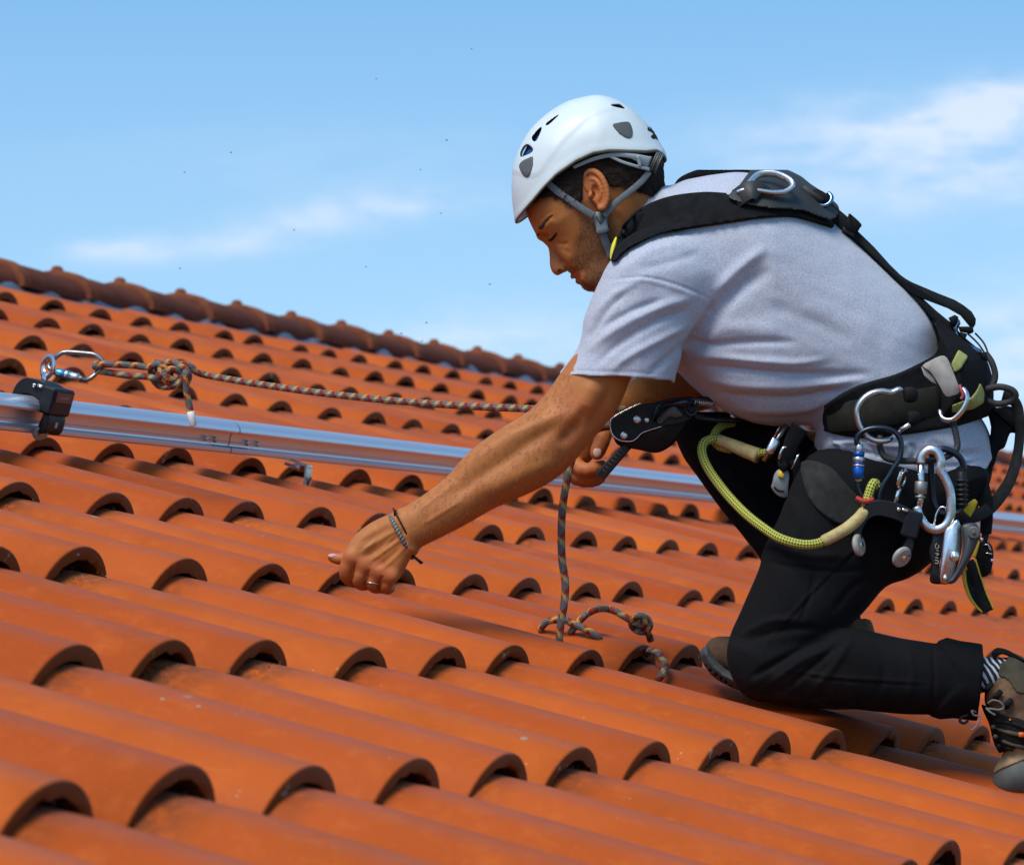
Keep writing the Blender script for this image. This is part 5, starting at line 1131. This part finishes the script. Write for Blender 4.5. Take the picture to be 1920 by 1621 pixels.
# trolley built for the rail; one on the rail, one hanging at the hip
M_wheel = simple('aged_nylon', (.30, .29, .25), .5, 0, .3, 60)
def trolley(name, O, A, Bv, U, label, swap=False, scale=1.0):
    """A across the rail (towards the eaves), Bv up, U along; all unit vectors"""
    t = empty(name, O, label, 'rail glider', 'rail gliders')
    s = scale
    P = crom([(-.030, .100), (.008, .100), (.034, .090), (.041, .076), (.036, .056), (.044, .036), (.043, .012), (.030, .004), (.025, .020), (.028, .040), (.022, .060), (.004, .069), (-.03, .069), (-.048, .060), (-.056, .036), (-.052, .016), (-.064, .008), (-.072, .020), (-.070, .048), (-.066, .076), (-.052, .093)], 3, True)*s; P[:, 0] = np.where(P[:, 0] < 0, P[:, 0]*(1 if swap else .70), P[:, 0])
    n = len(P); L_ = .034*s; vs = []
    for k, (u, sh) in enumerate(((-L_, .0016), (-L_+.002, 0), (L_-.002, 0), (L_, .0016))):
        c = P.mean(0)
        for i, p in enumerate(P):
            e = P[(i+1) % n]-P[i-1]; nr = np.array([e[1], -e[0]])/(np.linalg.norm(e)+1e-9); p = p+nr*sh*(1 if np.cross(P[1]-P[0], P[2]-P[1]) > 0 else 1)
            vs.append(O+A*p[0]+Bv*p[1]+U*u)
    fs = [(k*n+i, k*n+(i+1) % n, (k+1)*n+(i+1) % n, (k+1)*n+i) for k in range(3) for i in range(n)]+[list(range(n))[::-1], [3*n+i for i in range(n)]]
    mesh('body', vs, fs, M_black_al, t, sharp=30)
    # rounded end block that carries the maker's plate
    v, f = box(O+A*(.030*s)+Bv*(.070*s), A*.016*s, Bv*.026*s, U*.040*s, .25); bl_ = mesh('end_block', v, f, M_black_al, t, smooth=False)
    v, f = box(O+A*(.0465*s)+Bv*(.080*s), A*.0012*s, Bv*.0095*s, U*.032*s, .4); pt = mesh('maker_plate', v, f, simple('reddish_plate', (.16, .085, .08), .4, .5, .3, 200), bl_, smooth=False)
    vv_ = []
    for q in range(9): vv_.append(cyl(O+A*(.0475*s)+Bv*((.0775+.002*(q % 3))*s)+U*((-.018+q*.0042)*s), O+A*(.0481*s)+Bv*((.0785+.002*(q % 3))*s)+U*((-.017+q*.0042)*s), .0011*s, 6))
    v, f = join(*vv_); mesh('plate_marks', v, f, M_sat, bl_)
    v, f = box(O+A*(.0445*s)+Bv*(.026*s), A*.0012*s, Bv*.0055*s, U*.0045*s, .4); mesh('slot_window', v, f, M_pale, t, smooth=False)
    for a, ti in ((.030, .45), (-.060 if swap else -.043, -.45)):
        ax = A*math.cos(ti)*1+Bv*math.sin(ti)*(-1); ax = ax*.8-U*(.75 if swap else .5)*(1 if a > 0 else .55); ax /= np.linalg.norm(ax); c = O+A*a*s*.93+Bv*.006*s-U*(.034 if swap else .022)*s
        v, f = join(cyl(c-ax*.006*s, c+ax*.006*s, (.021 if swap else .016)*s, 24, .3)); w = mesh('wheel', v, f, M_wheel, t, sharp=40)
        v, f = cyl(c-ax*.0085*s, c+ax*.0085*s, .006*s, 14, .3); mesh('axle', v, f, M_chrome, w, sharp=40)
    # eye ring and its neck
    c = O+Bv*(.146 if swap else .128)*s-A*.006*s; e1 = Bv; e2 = (U*.5-A*.87) if not swap else U*.75+A*.3; e2 = e2/np.linalg.norm(e2); R_ = [c+(e1*math.cos(q)+e2*math.sin(q))*(.0175 if swap else .0185)*s for q in np.linspace(0, 2*math.pi, 30, endpoint=False)]
    v, f = join(tube(R_, .0058*s, 10, True, squash=(.6, 1.25))[:2], box(O+Bv*(.115 if swap else .103)*s-A*.006*s, e2*.0085*s, Bv*(.018 if swap else .012)*s, np.cross(Bv, e2)*.0035*s, .3)); mesh('eye_ring', v, f, M_chrome, t, sharp=50)
    v, f = join(cyl(O+A*.004*s+Bv*.092*s-U*.038*s, O+A*.016*s+Bv*.092*s-U*.038*s, .0035*s, 12, .3), cyl(O-A*.002*s+Bv*.086*s-U*.040*s, O-A*.002*s+Bv*.094*s-U*.040*s, .004*s, 12, .4)); mesh('locking_pin', v, f, M_chrome, t)
    return t, c
lo_, hi_ = 5.0, 30.0
for _ in range(40):
    mi = (lo_+hi_)/2
    if inv(railp(mi, .0, .05)[None])[0][0] < 76: lo_ = mi
    else: hi_ = mi
TI = lo_
TO = railp(TI, 0, 0)
SLd = -SL
tr, EYE = trolley('rail_glider', TO, SLd, NR, UX, 'black glider with a steel eye ring sitting on the silver guide rail', scale=.90)
hA = (V(1690, 1000, -240)-V(1610, 978, -240)); hA /= np.linalg.norm(hA); hB = -(DN-hA*(DN@hA)); hB /= np.linalg.norm(hB); hU = np.cross(hA, hB); hU = hU/np.linalg.norm(hU); hU = hU if hU@FW > 0 else -hU
g, c = trolley('rail_glider', V(1659, 1041, -245), hA, hB, hU, 'black glider hanging off the harness at the man\'s hip with its wheels showing', True, scale=.80)
# lanyard
m = Mat('yellow_green_lanyard', (.40, .41, .055), .8); uvn = m.n('ShaderNodeUVMap'); se = m.n('ShaderNodeSeparateXYZ'); m.l(uvn.outputs[0], se.inputs[0])
ua = m.math('MULTIPLY', se.outputs[0], 10); vb = m.math('MULTIPLY', se.outputs[1], 230)
p1 = m.math('SINE', m.math('MULTIPLY', m.math('ADD', ua, vb), 3.14159)); p2 = m.math('SINE', m.math('MULTIPLY', m.math('SUBTRACT', ua, vb), 3.14159)); pr = m.math('MULTIPLY', p1, p2)
m.mix(m.math('GREATER_THAN', pr, .30), (.035, .037, .018)); m.mix(m.rng(m.noise(20, 4), .55, .75, 0, .6), (.40, .34, .22)); m.bump(m.math('MULTIPLY', p1, p2), .5, .0012); M_lan = m.done()
m = Mat('worn_yellow_sheath', (.46, .38, .15), .6, 0, .3); m.mix(m.rng(m.noise(60, 5, .7), .4, .65), (.34, .24, .11)); m.bump(m.noise(160, 4), .4, .001); M_sh = m.done()
lan = empty('positioning_lanyard', V(1400, 950, -150), 'yellow and black braided lanyard sagging across the man\'s thighs', 'lanyard')
LP = [(1345, 824, -60), (1334, 823, -70), (1320, 830, -80), (1316, 846, -90), (1322, 867, -105), (1338, 894, -125), (1366, 930, -160), (1398, 963, -200), (1431, 989, -240), (1463, 1009, -268), (1502, 1020, -280), (1530, 1019, -280), (1550, 1011, -278), (1572, 1000, -276), (1595, 985, -274), (1614, 968, -270), (1622, 952, -266), (1628, 930, -262), (1634, 912, -258), (1640, 905, -250), (1646, 914, -246)]
tube_obj('rope', VV(crom(LP, 7)), PXM*8.6, M_lan, lan, 16)
tube_obj('rope', VV(crom([(1375, 792, 10), (1356, 797, -10), (1343, 808, -30), (1339, 822, -45), (1348, 836, -50), (1372, 842, -60)], 6)), PXM*8, M_lan, lan, 14)
P = crom([(1346, 824, -61), (1372, 834, -76), (1398, 845, -90), (1422, 854, -104)], 6); tube_obj('sheath', VV(P), PXM*np.linspace(10.5, 14.5, len(P)), M_sh, lan, 16)
tube_obj('rope', VV(crom([(1420, 852, -104), (1432, 848, -112), (1445, 850, -120)], 4)), PXM*7, M_lan, lan, 12)
P = crom([(1543, 1014, -279), (1558, 1007, -278), (1588, 990, -276), (1612, 970, -271), (1624, 955, -266)], 6); rr = np.interp(np.linspace(0, 1, len(P)), [0, .18, .22, .6, .9, 1], [10, 11, 10.5, 11.5, 12, 10]); tube_obj('sheath', VV(P), PXM*rr, M_sh, lan, 16)
v, f = ribbon([(1606, 933, -272), (1622, 940, -276), (1638, 936, -272)], 9, 8, (0, -1, -.3)); mesh('red_keeper', v, f, simple('red_rubber', (.42, .03, .02), .5), lan)
g = empty('swivel_connector', V(1452, 830, -118), 'steel gate of a connector at the yellow lanyard\'s thigh end', 'connector')
v, f = join(tube(VV([(1474, 796, -118), (1458, 822, -122), (1432, 864, -126)]), PXM*5, 12)[:2], tube(VV([(1464, 796, -124), (1452, 818, -126)]), PXM*1.8, 8)[:2]); mesh('gate', v, f, simple('brown_steel', (.40, .33, .28), .3, 1.0, .3, 60), g)
v, f = prism([(1447, 820), (1451, 818), (1462, 826), (1462, 834), (1451, 852), (1443, 852), (1435, 846), (1436, 842)], -138, -116, 2.5); mesh('sleeve', v, f, M_sat, g)
g = empty('inspection_tag_plate', V(1462, 905, -150), 'grey rounded plate with a yellow clip hanging between the man\'s thighs', 'metal plate')
P = crom([(1459, 880), (1472, 878), (1480, 890), (1478, 915), (1477, 931), (1466, 932), (1454, 925), (1446, 913), (1448, 905), (1451, 890)], 3, True); v, f = prism(P, -156, -150, 1.5); mesh('plate', v, f, simple('grey_plate', (.22, .23, .23), .5, .4, .25, 60), g)
v, f = prism(crom([(1452, 911), (1457, 916), (1464, 919), (1470, 919), (1469, 922), (1462, 922), (1455, 919), (1451, 914)], 2, True), -158, -155, .6); mesh('slot', v, f, M_blk, g)
v, f = prism([(1459, 885), (1464, 881), (1467, 886), (1470, 889), (1469, 897), (1459, 893)], -162, -155, 1); mesh('yellow_clip', v, f, simple('yellow_plastic', (.75, .48, .01), .4), g)
v, f = prism([(1458, 864), (1472, 862), (1478, 872), (1474, 884), (1464, 882), (1459, 874)], -164, -150, 3); mesh('holder', v, f, M_bind, g)
# rope clamp on the silver carabiner
g = empty('rope_clamp', V(1790, 1040, -262), 'silver and black rope clamp with a dark cam lever hanging from the silver carabiner', 'rope clamp')
v, f = prism(crom([(1748, 1000), (1760, 996), (1772, 996), (1771, 1017), (1763, 1050), (1761, 1071), (1773, 1092), (1750, 1094), (1743, 1085), (1746, 1060), (1741, 1034), (1746, 1014)], 3, True), -262, -238, 3); fr = mesh('frame', v, f, M_black_al, g, sharp=50)
v, f = join(*[tube(VV(crom(q, 3)), PXM*.9, 6)[:2] for q in ([(1757, 1018, -263.5), (1754, 1022, -263.5), (1755, 1028, -263.5), (1760, 1026, -263.5), (1760, 1021, -263.5)], [(1756, 1031, -263.5), (1760, 1033, -263.5)], [(1754, 1037, -263.5), (1760, 1038, -263.5), (1756, 1041, -263.5)], [(1754, 1045, -263.5), (1759, 1046, -263.5)], [(1753, 1050, -263.5), (1759, 1051, -263.5), (1758, 1056, -263.5), (1753, 1055, -263.5)])]); mesh('scratched_writing', v, f, M_tag, fr)
v, f = prism(crom([(1770, 997), (1782, 984), (1794, 973), (1801, 985), (1803, 1005), (1803, 1029), (1797, 1056), (1786, 1081), (1778, 1094), (1765, 1094), (1761, 1082), (1765, 1040)], 3, True), -272, -246, 3.5); bd_ = mesh('side_plate', v, f, M_sat, g, sharp=50)
v, f = join(cyl(V(1790, 1043, -282), V(1790, 1043, -268), PXM*9.5, 22, .3), cyl(V(1790, 1043, -285), V(1790, 1043, -280), PXM*4.5, 16, .3), cyl(V(1772, 1083, -276), V(1772, 1083, -270), PXM*4.5, 14, .4)); mesh('rivet', v, f, M_chrome, bd_, sharp=40)
v, f = prism(crom([(1802, 990), (1810, 981), (1830, 981), (1838, 1000), (1832, 1020), (1820, 1046), (1806, 1070), (1790, 1092), (1776, 1092), (1790, 1072), (1801, 1048), (1805, 1015)], 3, True), -286, -262, 5); cm = mesh('cam_lever', v, f, simple('dark_grey_polymer', (.030, .033, .038), .45, 0, .25), g, sharp=60)
v, f = join(cyl(V(1826, 998, -291), V(1826, 998, -284), PXM*11.5, 24, .3), cyl(V(1826, 998, -294), V(1826, 998, -290), PXM*3.5, 12, .3)); mesh('pivot_cap', v, f, M_gpad, cm, sharp=40)
v, f = cyl(V(1836, 1010, -276), V(1843, 1012, -276), PXM*4, 12, .4); mesh('pivot_pin', v, f, M_chrome, cm)
v, f = closed_tube([(1752, 990, -258), (1754, 968, -258), (1762, 952, -258), (1772, 952, -260), (1775, 968, -260), (1768, 985, -260), (1760, 998, -260)], 1.8); mesh('wire_ring', v, f, M_chrome, g)
# descender in the right hand
g = empty('rope_descender', V(1220, 800, -40), 'black self braking rope descender with silver rivets held in the man\'s right hand', 'descender')
DP = [(1145, 792), (1149, 783), (1172, 770), (1197, 758), (1203, 757), (1228, 754), (1249, 748), (1280, 744), (1297, 744), (1307, 758), (1306, 775), (1291, 788), (1270, 795), (1241, 800), (1218, 806), (1203, 812), (1193, 822), (1182, 826), (1162, 824), (1149, 814), (1145, 803)]
v, f = prism(crom(DP, 2, True), -66, -58, 2); dp = mesh('front_plate', v, f, M_black_al, g, sharp=40)
v, f = prism(crom([(1150, 800), (1160, 780), (1200, 762), (1250, 756), (1296, 750), (1302, 775), (1285, 800), (1268, 826), (1249, 842), (1228, 849), (1197, 843), (1162, 836), (1151, 822)], 3, True), -54, -22, 6); mesh('back_plate', v, f, M_black_al, g, sharp=50)
v, f = join(tube(VV(np.c_[crom([(1241, 799), (1218, 806), (1203, 812), (1193, 822), (1182, 827), (1162, 825), (1149, 815), (1144.5, 803), (1145, 791), (1149, 783), (1172, 769.5), (1197, 758), (1203, 756.5)], 4), np.full(49, -64)]), PXM*1.5, 8)[:2]); mesh('worn_edge', v, f, M_chrome, dp)
vv_ = [cyl(V(x, y, -74), V(x, y, -62), PXM*r, 20, .35) for x, y, r in ((1195, 786.5, 7.4), (1213, 787.5, 4.8), (1170, 816.5, 6.8))]; v, f = join(*vv_); mesh('rivet', v, f, M_sat, dp, sharp=40)
v, f = join(cyl(V(1237.5, 788, -76), V(1237.5, 788, -62), PXM*6.2, 20, .3)); mesh('rivet', v, f, M_gpad, dp, sharp=40)
v, f = prism(crom([(1224, 782), (1228, 768), (1240, 756), (1262, 749), (1290, 746), (1302, 756), (1285, 764), (1262, 762), (1244, 766), (1234, 778), (1228, 792)], 3, True), -82, -68, 4); mesh('swing_arm', v, f, simple('glossy_black', (.012, .015, .022), .2, .3, .2), g, sharp=60)
v, f = prism(crom([(1234, 784), (1247, 770), (1264, 757), (1272, 768), (1281, 778), (1268, 783), (1254, 781), (1244, 790), (1234, 790)], 2, True), -78, -66, 3); mesh('rubber_pad', v, f, M_gpad, g)
v, f = join(closed_tube([(1284, 762, -76), (1292, 750, -76), (1303, 750, -74), (1308, 762, -72), (1302, 776, -72), (1290, 776, -74)], 3.2), closed_tube([(1290, 762, -84), (1298, 754, -84), (1304, 764, -82), (1297, 770, -82)], 1.2)); mesh('attachment_eye', v, f, M_gun, g)
# lever handle, square section, ribbed
a, b = np.array([1176, 836, -44.]), np.array([1126, 892, -26.]); T3 = (b-a)/np.linalg.norm(b-a)
v, f = ribbon([a, a+(b-a)*.5, b], [17, 19, 21], 15, (0, 0, -1), sm=4); h = mesh('lever_handle', v, f, simple('ribbed_grip', (.026, .031, .030), .5, 0, .3), g, sharp=40)
vv_ = []
for k in range(7):
    c = a+(b-a)*(.18+k*.11); vv_.append(tube(VV([c+np.array([-4, -3.5, -8]), c+np.array([4, 3.5, -8])]), PXM*1.1, 6)[:2])
v, f = join(*vv_); mesh('grip_rib', v, f, M_gpad, h)
g = empty('locking_connector', V(1345, 765, -30), 'black connector with a coil spring between the descender and the grey shirt', 'connector')
v, f = join(tube(VV(crom([(1302, 752, -66), (1318, 747, -62), (1350, 754, -50), (1384, 772, -30), (1400, 790, -10)], 5)), PXM*4.2, 10)[:2], tube(VV(crom([(1302, 772, -66), (1312, 782, -60), (1345, 787, -48), (1385, 789, -30), (1400, 792, -10)], 5)), PXM*4.6, 10)[:2]); mesh('frame', v, f, M_gun, g)
hx = np.array([(1302+k*.55, 753+6*math.sin(k*.9)+k*.06, -72+6*math.cos(k*.9)+k*.3) for k in range(66)]); tube_obj('coil_spring', VV(hx), PXM*1.5, M_steel, g, 6)
v, f = cyl(V(1370, 778, -46), V(1380, 783, -42), PXM*4, 12, .4); mesh('gate_nose', v, f, M_chrome, g)
# ------------------------------------------------------------------ ropes
m = Mat('kernmantle_rope', (.095, .09, .09), .85, 0, .2); uvn = m.n('ShaderNodeUVMap'); se = m.n('ShaderNodeSeparateXYZ'); m.l(uvn.outputs[0], se.inputs[0]); U_, V_ = se.outputs[0], se.outputs[1]
vl = m.math('MULTIPLY', V_, 1/.0285)
w1 = m.math('SINE', m.math('MULTIPLY', U_, 6.28318*9)); w2 = m.math('SINE', m.math('MULTIPLY', V_, 6.28318*300)); wv = m.math('MULTIPLY', w1, w2)
m.mix(m.math('GREATER_THAN', wv, .15), (.21, .20, .19)); m.mix(m.math('LESS_THAN', wv, -.3), (.035, .035, .045))
dg = m.math('MULTIPLY', w1, .05)
h1 = m.math('FRACT', m.math('ADD', m.math('ADD', vl, U_), dg)); h2 = m.math('FRACT', m.math('ADD', m.math('SUBTRACT', vl, U_), dg))
tan = m.math('LESS_THAN', h1, .30); red = m.math('LESS_THAN', h2, .30)
m.mix(tan, (.36, .26, .11)); m.mix(red, (.22, .026, .016)); m.mix(m.math('MULTIPLY', m.math('MULTIPLY', tan, red), m.math('LESS_THAN', h1, .2)), (.62, .23, .03))
m.bump(m.math('ADD', w1, w2), .35, .0007); M_rope = m.done(); M_white = simple('white_rope_end', (.66, .65, .62), .7, 0, .3, 200, .3)
RR = .0059
rope = empty('safety_rope', V(1050, 760, 60), 'grey, red and tan climbing rope knotted at the rail and trailing onto the tiles', 'rope')
DE = inv(EYE[None])[0][2]
def vd(P, base): return VV([(x, y, base+d*1.0) for x, y, d in P])
zk = 1+DE*PXM/REF
kn = [(x, y, d*zk) for x, y, d in ((1, 1, 0),)]
A_ = [(186, 684, 16), (180, 683, 6), (178, 687, -6), (184, 684, -9), (205, 683, -4), (250, 685, 0), (278, 688, -4), (296, 682, -14), (309, 690, -18), (313, 706, -15), (306, 720, -4), (293, 718, 8), (287, 703, 12), (293, 687, 12), (310, 680, 4), (330, 681, -8), (346, 690, -17), (354, 704, -14), (349, 718, -3), (336, 722, 7), (322, 714, 11), (319, 700, 9), (328, 689, -3), (343, 683, -13), (358, 687, -12), (368, 697, -5), (385, 703, 0)]
B_ = [(186, 684, 16), (184, 694, 12), (196, 697, 4), (240, 704, 0), (275, 706, 0), (291, 709, -12), (300, 700, -17), (301, 688, -12), (295, 679, 0), (286, 687, 11), (284, 704, 11), (297, 722, 4), (318, 725, -10), (336, 718, -19), (345, 706, -23), (348, 698, -27), (350, 706, -29), (349, 722, -24), (352, 745, -20), (357, 772, -18)]
far_end = V(385, 703, DE-40); nearP = V(1150, 768, -55)
PA = vd(crom(A_, 6), DE-20); PB = vd(crom(B_, 6), DE-20)
line = []
for t in np.linspace(0, 1, 60)[1:]:
    p = PA[-1]*(1-t)+nearP*t; line.append(p-np.array([0, 0, 1])*.045*4*t*(1-t)*.35)
K = [V(*p) for p in crom([(1150, 768, -55), (1180, 768, -48), (1205, 774, -44), (1215, 790, -42), (1200, 803, -42), (1170, 800, -44), (1145, 799, -46), (1118, 805, -52), (1094, 824, -62), (1079, 846, -76), (1068, 875, -90), (1062, 905, -100), (1055, 950, -112), (1052.5, 1000, -122), (1054, 1050, -130), (1060, 1092, -136), (1058, 1130, -138), (1052, 1165, -134), (1049, 1195, -128), (1049, 1226, -112)], 6)]
main = np.concatenate([PA, np.array(line), np.array(K[1:])])
tube_obj('main_line', main, RR, M_rope, rope, 16)
tube_obj('knot_tail', PB, RR, M_rope, rope, 16)
tube_obj('knot_loop', vd(crom([(296, 712, -6), (304, 700, -16), (318, 692, -20), (333, 695, -14), (341, 707, -6), (330, 714, -12), (314, 707, -22), (303, 694, -12), (312, 686, 4)], 6), DE-20), RR, M_rope, rope, 14)
tube_obj('white_end', vd([(357, 771, -18), (359.5, 784, -18), (362.5, 797, -18), (363, 799, -18)], DE-20), [RR*1.05, RR*1.08, RR*1.05, RR*.8], M_white, rope, 14)
dz = lambda x, y: (on_roof(x, y)[2]-REF)/PXM
d1 = dz(1120, 1192)
tube_obj('loose_coil', VV(crom([(1012, 1180, d1+40), (1024, 1166, d1+30), (1038, 1162, d1+22), (1059, 1162, d1+22), (1072, 1168, d1+24), (1088, 1175, d1+22), (1103, 1182, d1+20), (1120, 1194, d1+22), (1134, 1212, d1+40)], 6)), RR*.98, M_rope, rope, 14)
d2 = dz(1180, 1186)
tube_obj('loose_coil', VV(crom([(1066, 1192, d1+40), (1076, 1177, d1+30), (1088, 1162, d1+30), (1101, 1150, d1+34), (1118, 1142, d1+36), (1134, 1140.6, d2+20), (1153, 1145, d2+20), (1172, 1156, d2+14), (1190, 1166, d2+8), (1204, 1172, d2+4), (1212, 1166, d2-2), (1206, 1155, d2-4), (1192, 1156, d2-2), (1184, 1168, d2+14), (1192, 1180, d2+22), (1208, 1184, d2+12), (1218, 1174, d2+2), (1214, 1160, d2+6), (1204, 1156, d2+18), (1200, 1170, d2+26), (1214, 1184, d2+16), (1220, 1200, d2+26)], 6)), RR*.98, M_rope, rope, 14)
d3 = inv(roofp(11, 1, 0)[None])[0][2]
tube_obj('loose_coil', VV(crom([(1208, 1240, d3+60), (1212, 1226, d3+30), (1220, 1220, d3-14), (1232, 1223, d3-45), (1243, 1236, d3-70), (1247, 1250, d3-90), (1243, 1262, d3-105), (1234, 1274, d3-112), (1225, 1284, d3-100), (1216, 1296, d3-80)], 6)), RR*.98, M_rope, rope, 14)
# oval carabiner between glider and rope
g = empty('oval_carabiner', V(140, 686, DE-14), 'dark steel oval carabiner with a pale blue sleeve joining the rope to the rail glider', 'carabiner')
s_ = zk
tube_obj('frame', vd(crom([(150, 708, -26), (160, 712, -24), (171, 708, -20), (181, 699, -16), (190, 689, -14), (194, 681, -12), (190, 673, -10), (180, 666, -8), (166, 663, -6), (126, 660, -2), (112, 664, 0), (101, 673, 4), (94, 680, 8), (92, 688, 6), (97, 694, 0), (104, 697, -10)], 5), DE), .0042, simple('old_steel', (.30, .29, .27), .32, 1.0, .4, 120, .1), g, 12)
v, f = join(cyl(vd([(100, 697, -12)], DE)[0], vd([(152, 709, -26)], DE)[0], .0046, 14, .2)); mesh('gate', v, f, M_sat, g)
v, f = join(cyl(vd([(105, 698, -14)], DE)[0], vd([(122, 701, -18)], DE)[0], .0078, 20, .2), cyl(vd([(129, 703, -20)], DE)[0], vd([(132, 704, -20)], DE)[0], .0078, 20, .2)); mesh('sleeve', v, f, simple('pale_blue_anodised', (.10, .36, .55), .3, .8, .2, 120), g)
v, f = join(cyl(vd([(122, 701, -18)], DE)[0], vd([(129, 703, -20)], DE)[0], .0075, 20, .1), cyl(vd([(132, 704, -20)], DE)[0], vd([(148, 708, -25)], DE)[0], .0072, 20, .2)); mesh('sleeve_band', v, f, M_sat, g)
# insects in the air
M_fly = simple('insect', (.03, .03, .035), .6)
for k, (x, y, d, r) in enumerate(((433, 286, 600, 2.2), (346, 323, 900, 2.0), (337, 503, 700, 2.2), (551, 431, 800, 2.0), (686, 500, 500, 1.8), (826, 400, 300, 2.0), (788, 318, 700, 1.8), (837, 263, 400, 2.4), (884, 92, 600, 1.6), (752, 625, 300, 2.2), (799, 605, 900, 2.4), (791, 639, 500, 1.8), (918, 533, 700, 2.2), (705, 148, 900, 1.6))):
    P = VV([(x-r, y, d), (x-r*.3, y, d), (x+r*.4, y+.3, d), (x+r, y+.4, d)]); sc_ = (REF+d*PXM)/FPX
    a_, f1, _ = tube(P, np.array([.3, .9, .9, .3])*sc_*r*.34, 6)
    w_ = VV([(x, y-.4, d), (x+r*.8, y-r*.9, d-2), (x+r*1.1, y-r*.3, d-2), (x, y-.4, d+2), (x+r*.6, y-r*.8, d+5), (x+r, y-r*.2, d+4)])
    v, f = join((a_, f1), (w_, [(0, 1, 2), (3, 4, 5)])); o = mesh('flying_insect', v, f, M_fly, None); tag(o, 'tiny dark insect flying in the sky left of the helmet', 'insect', 'insects in the air')
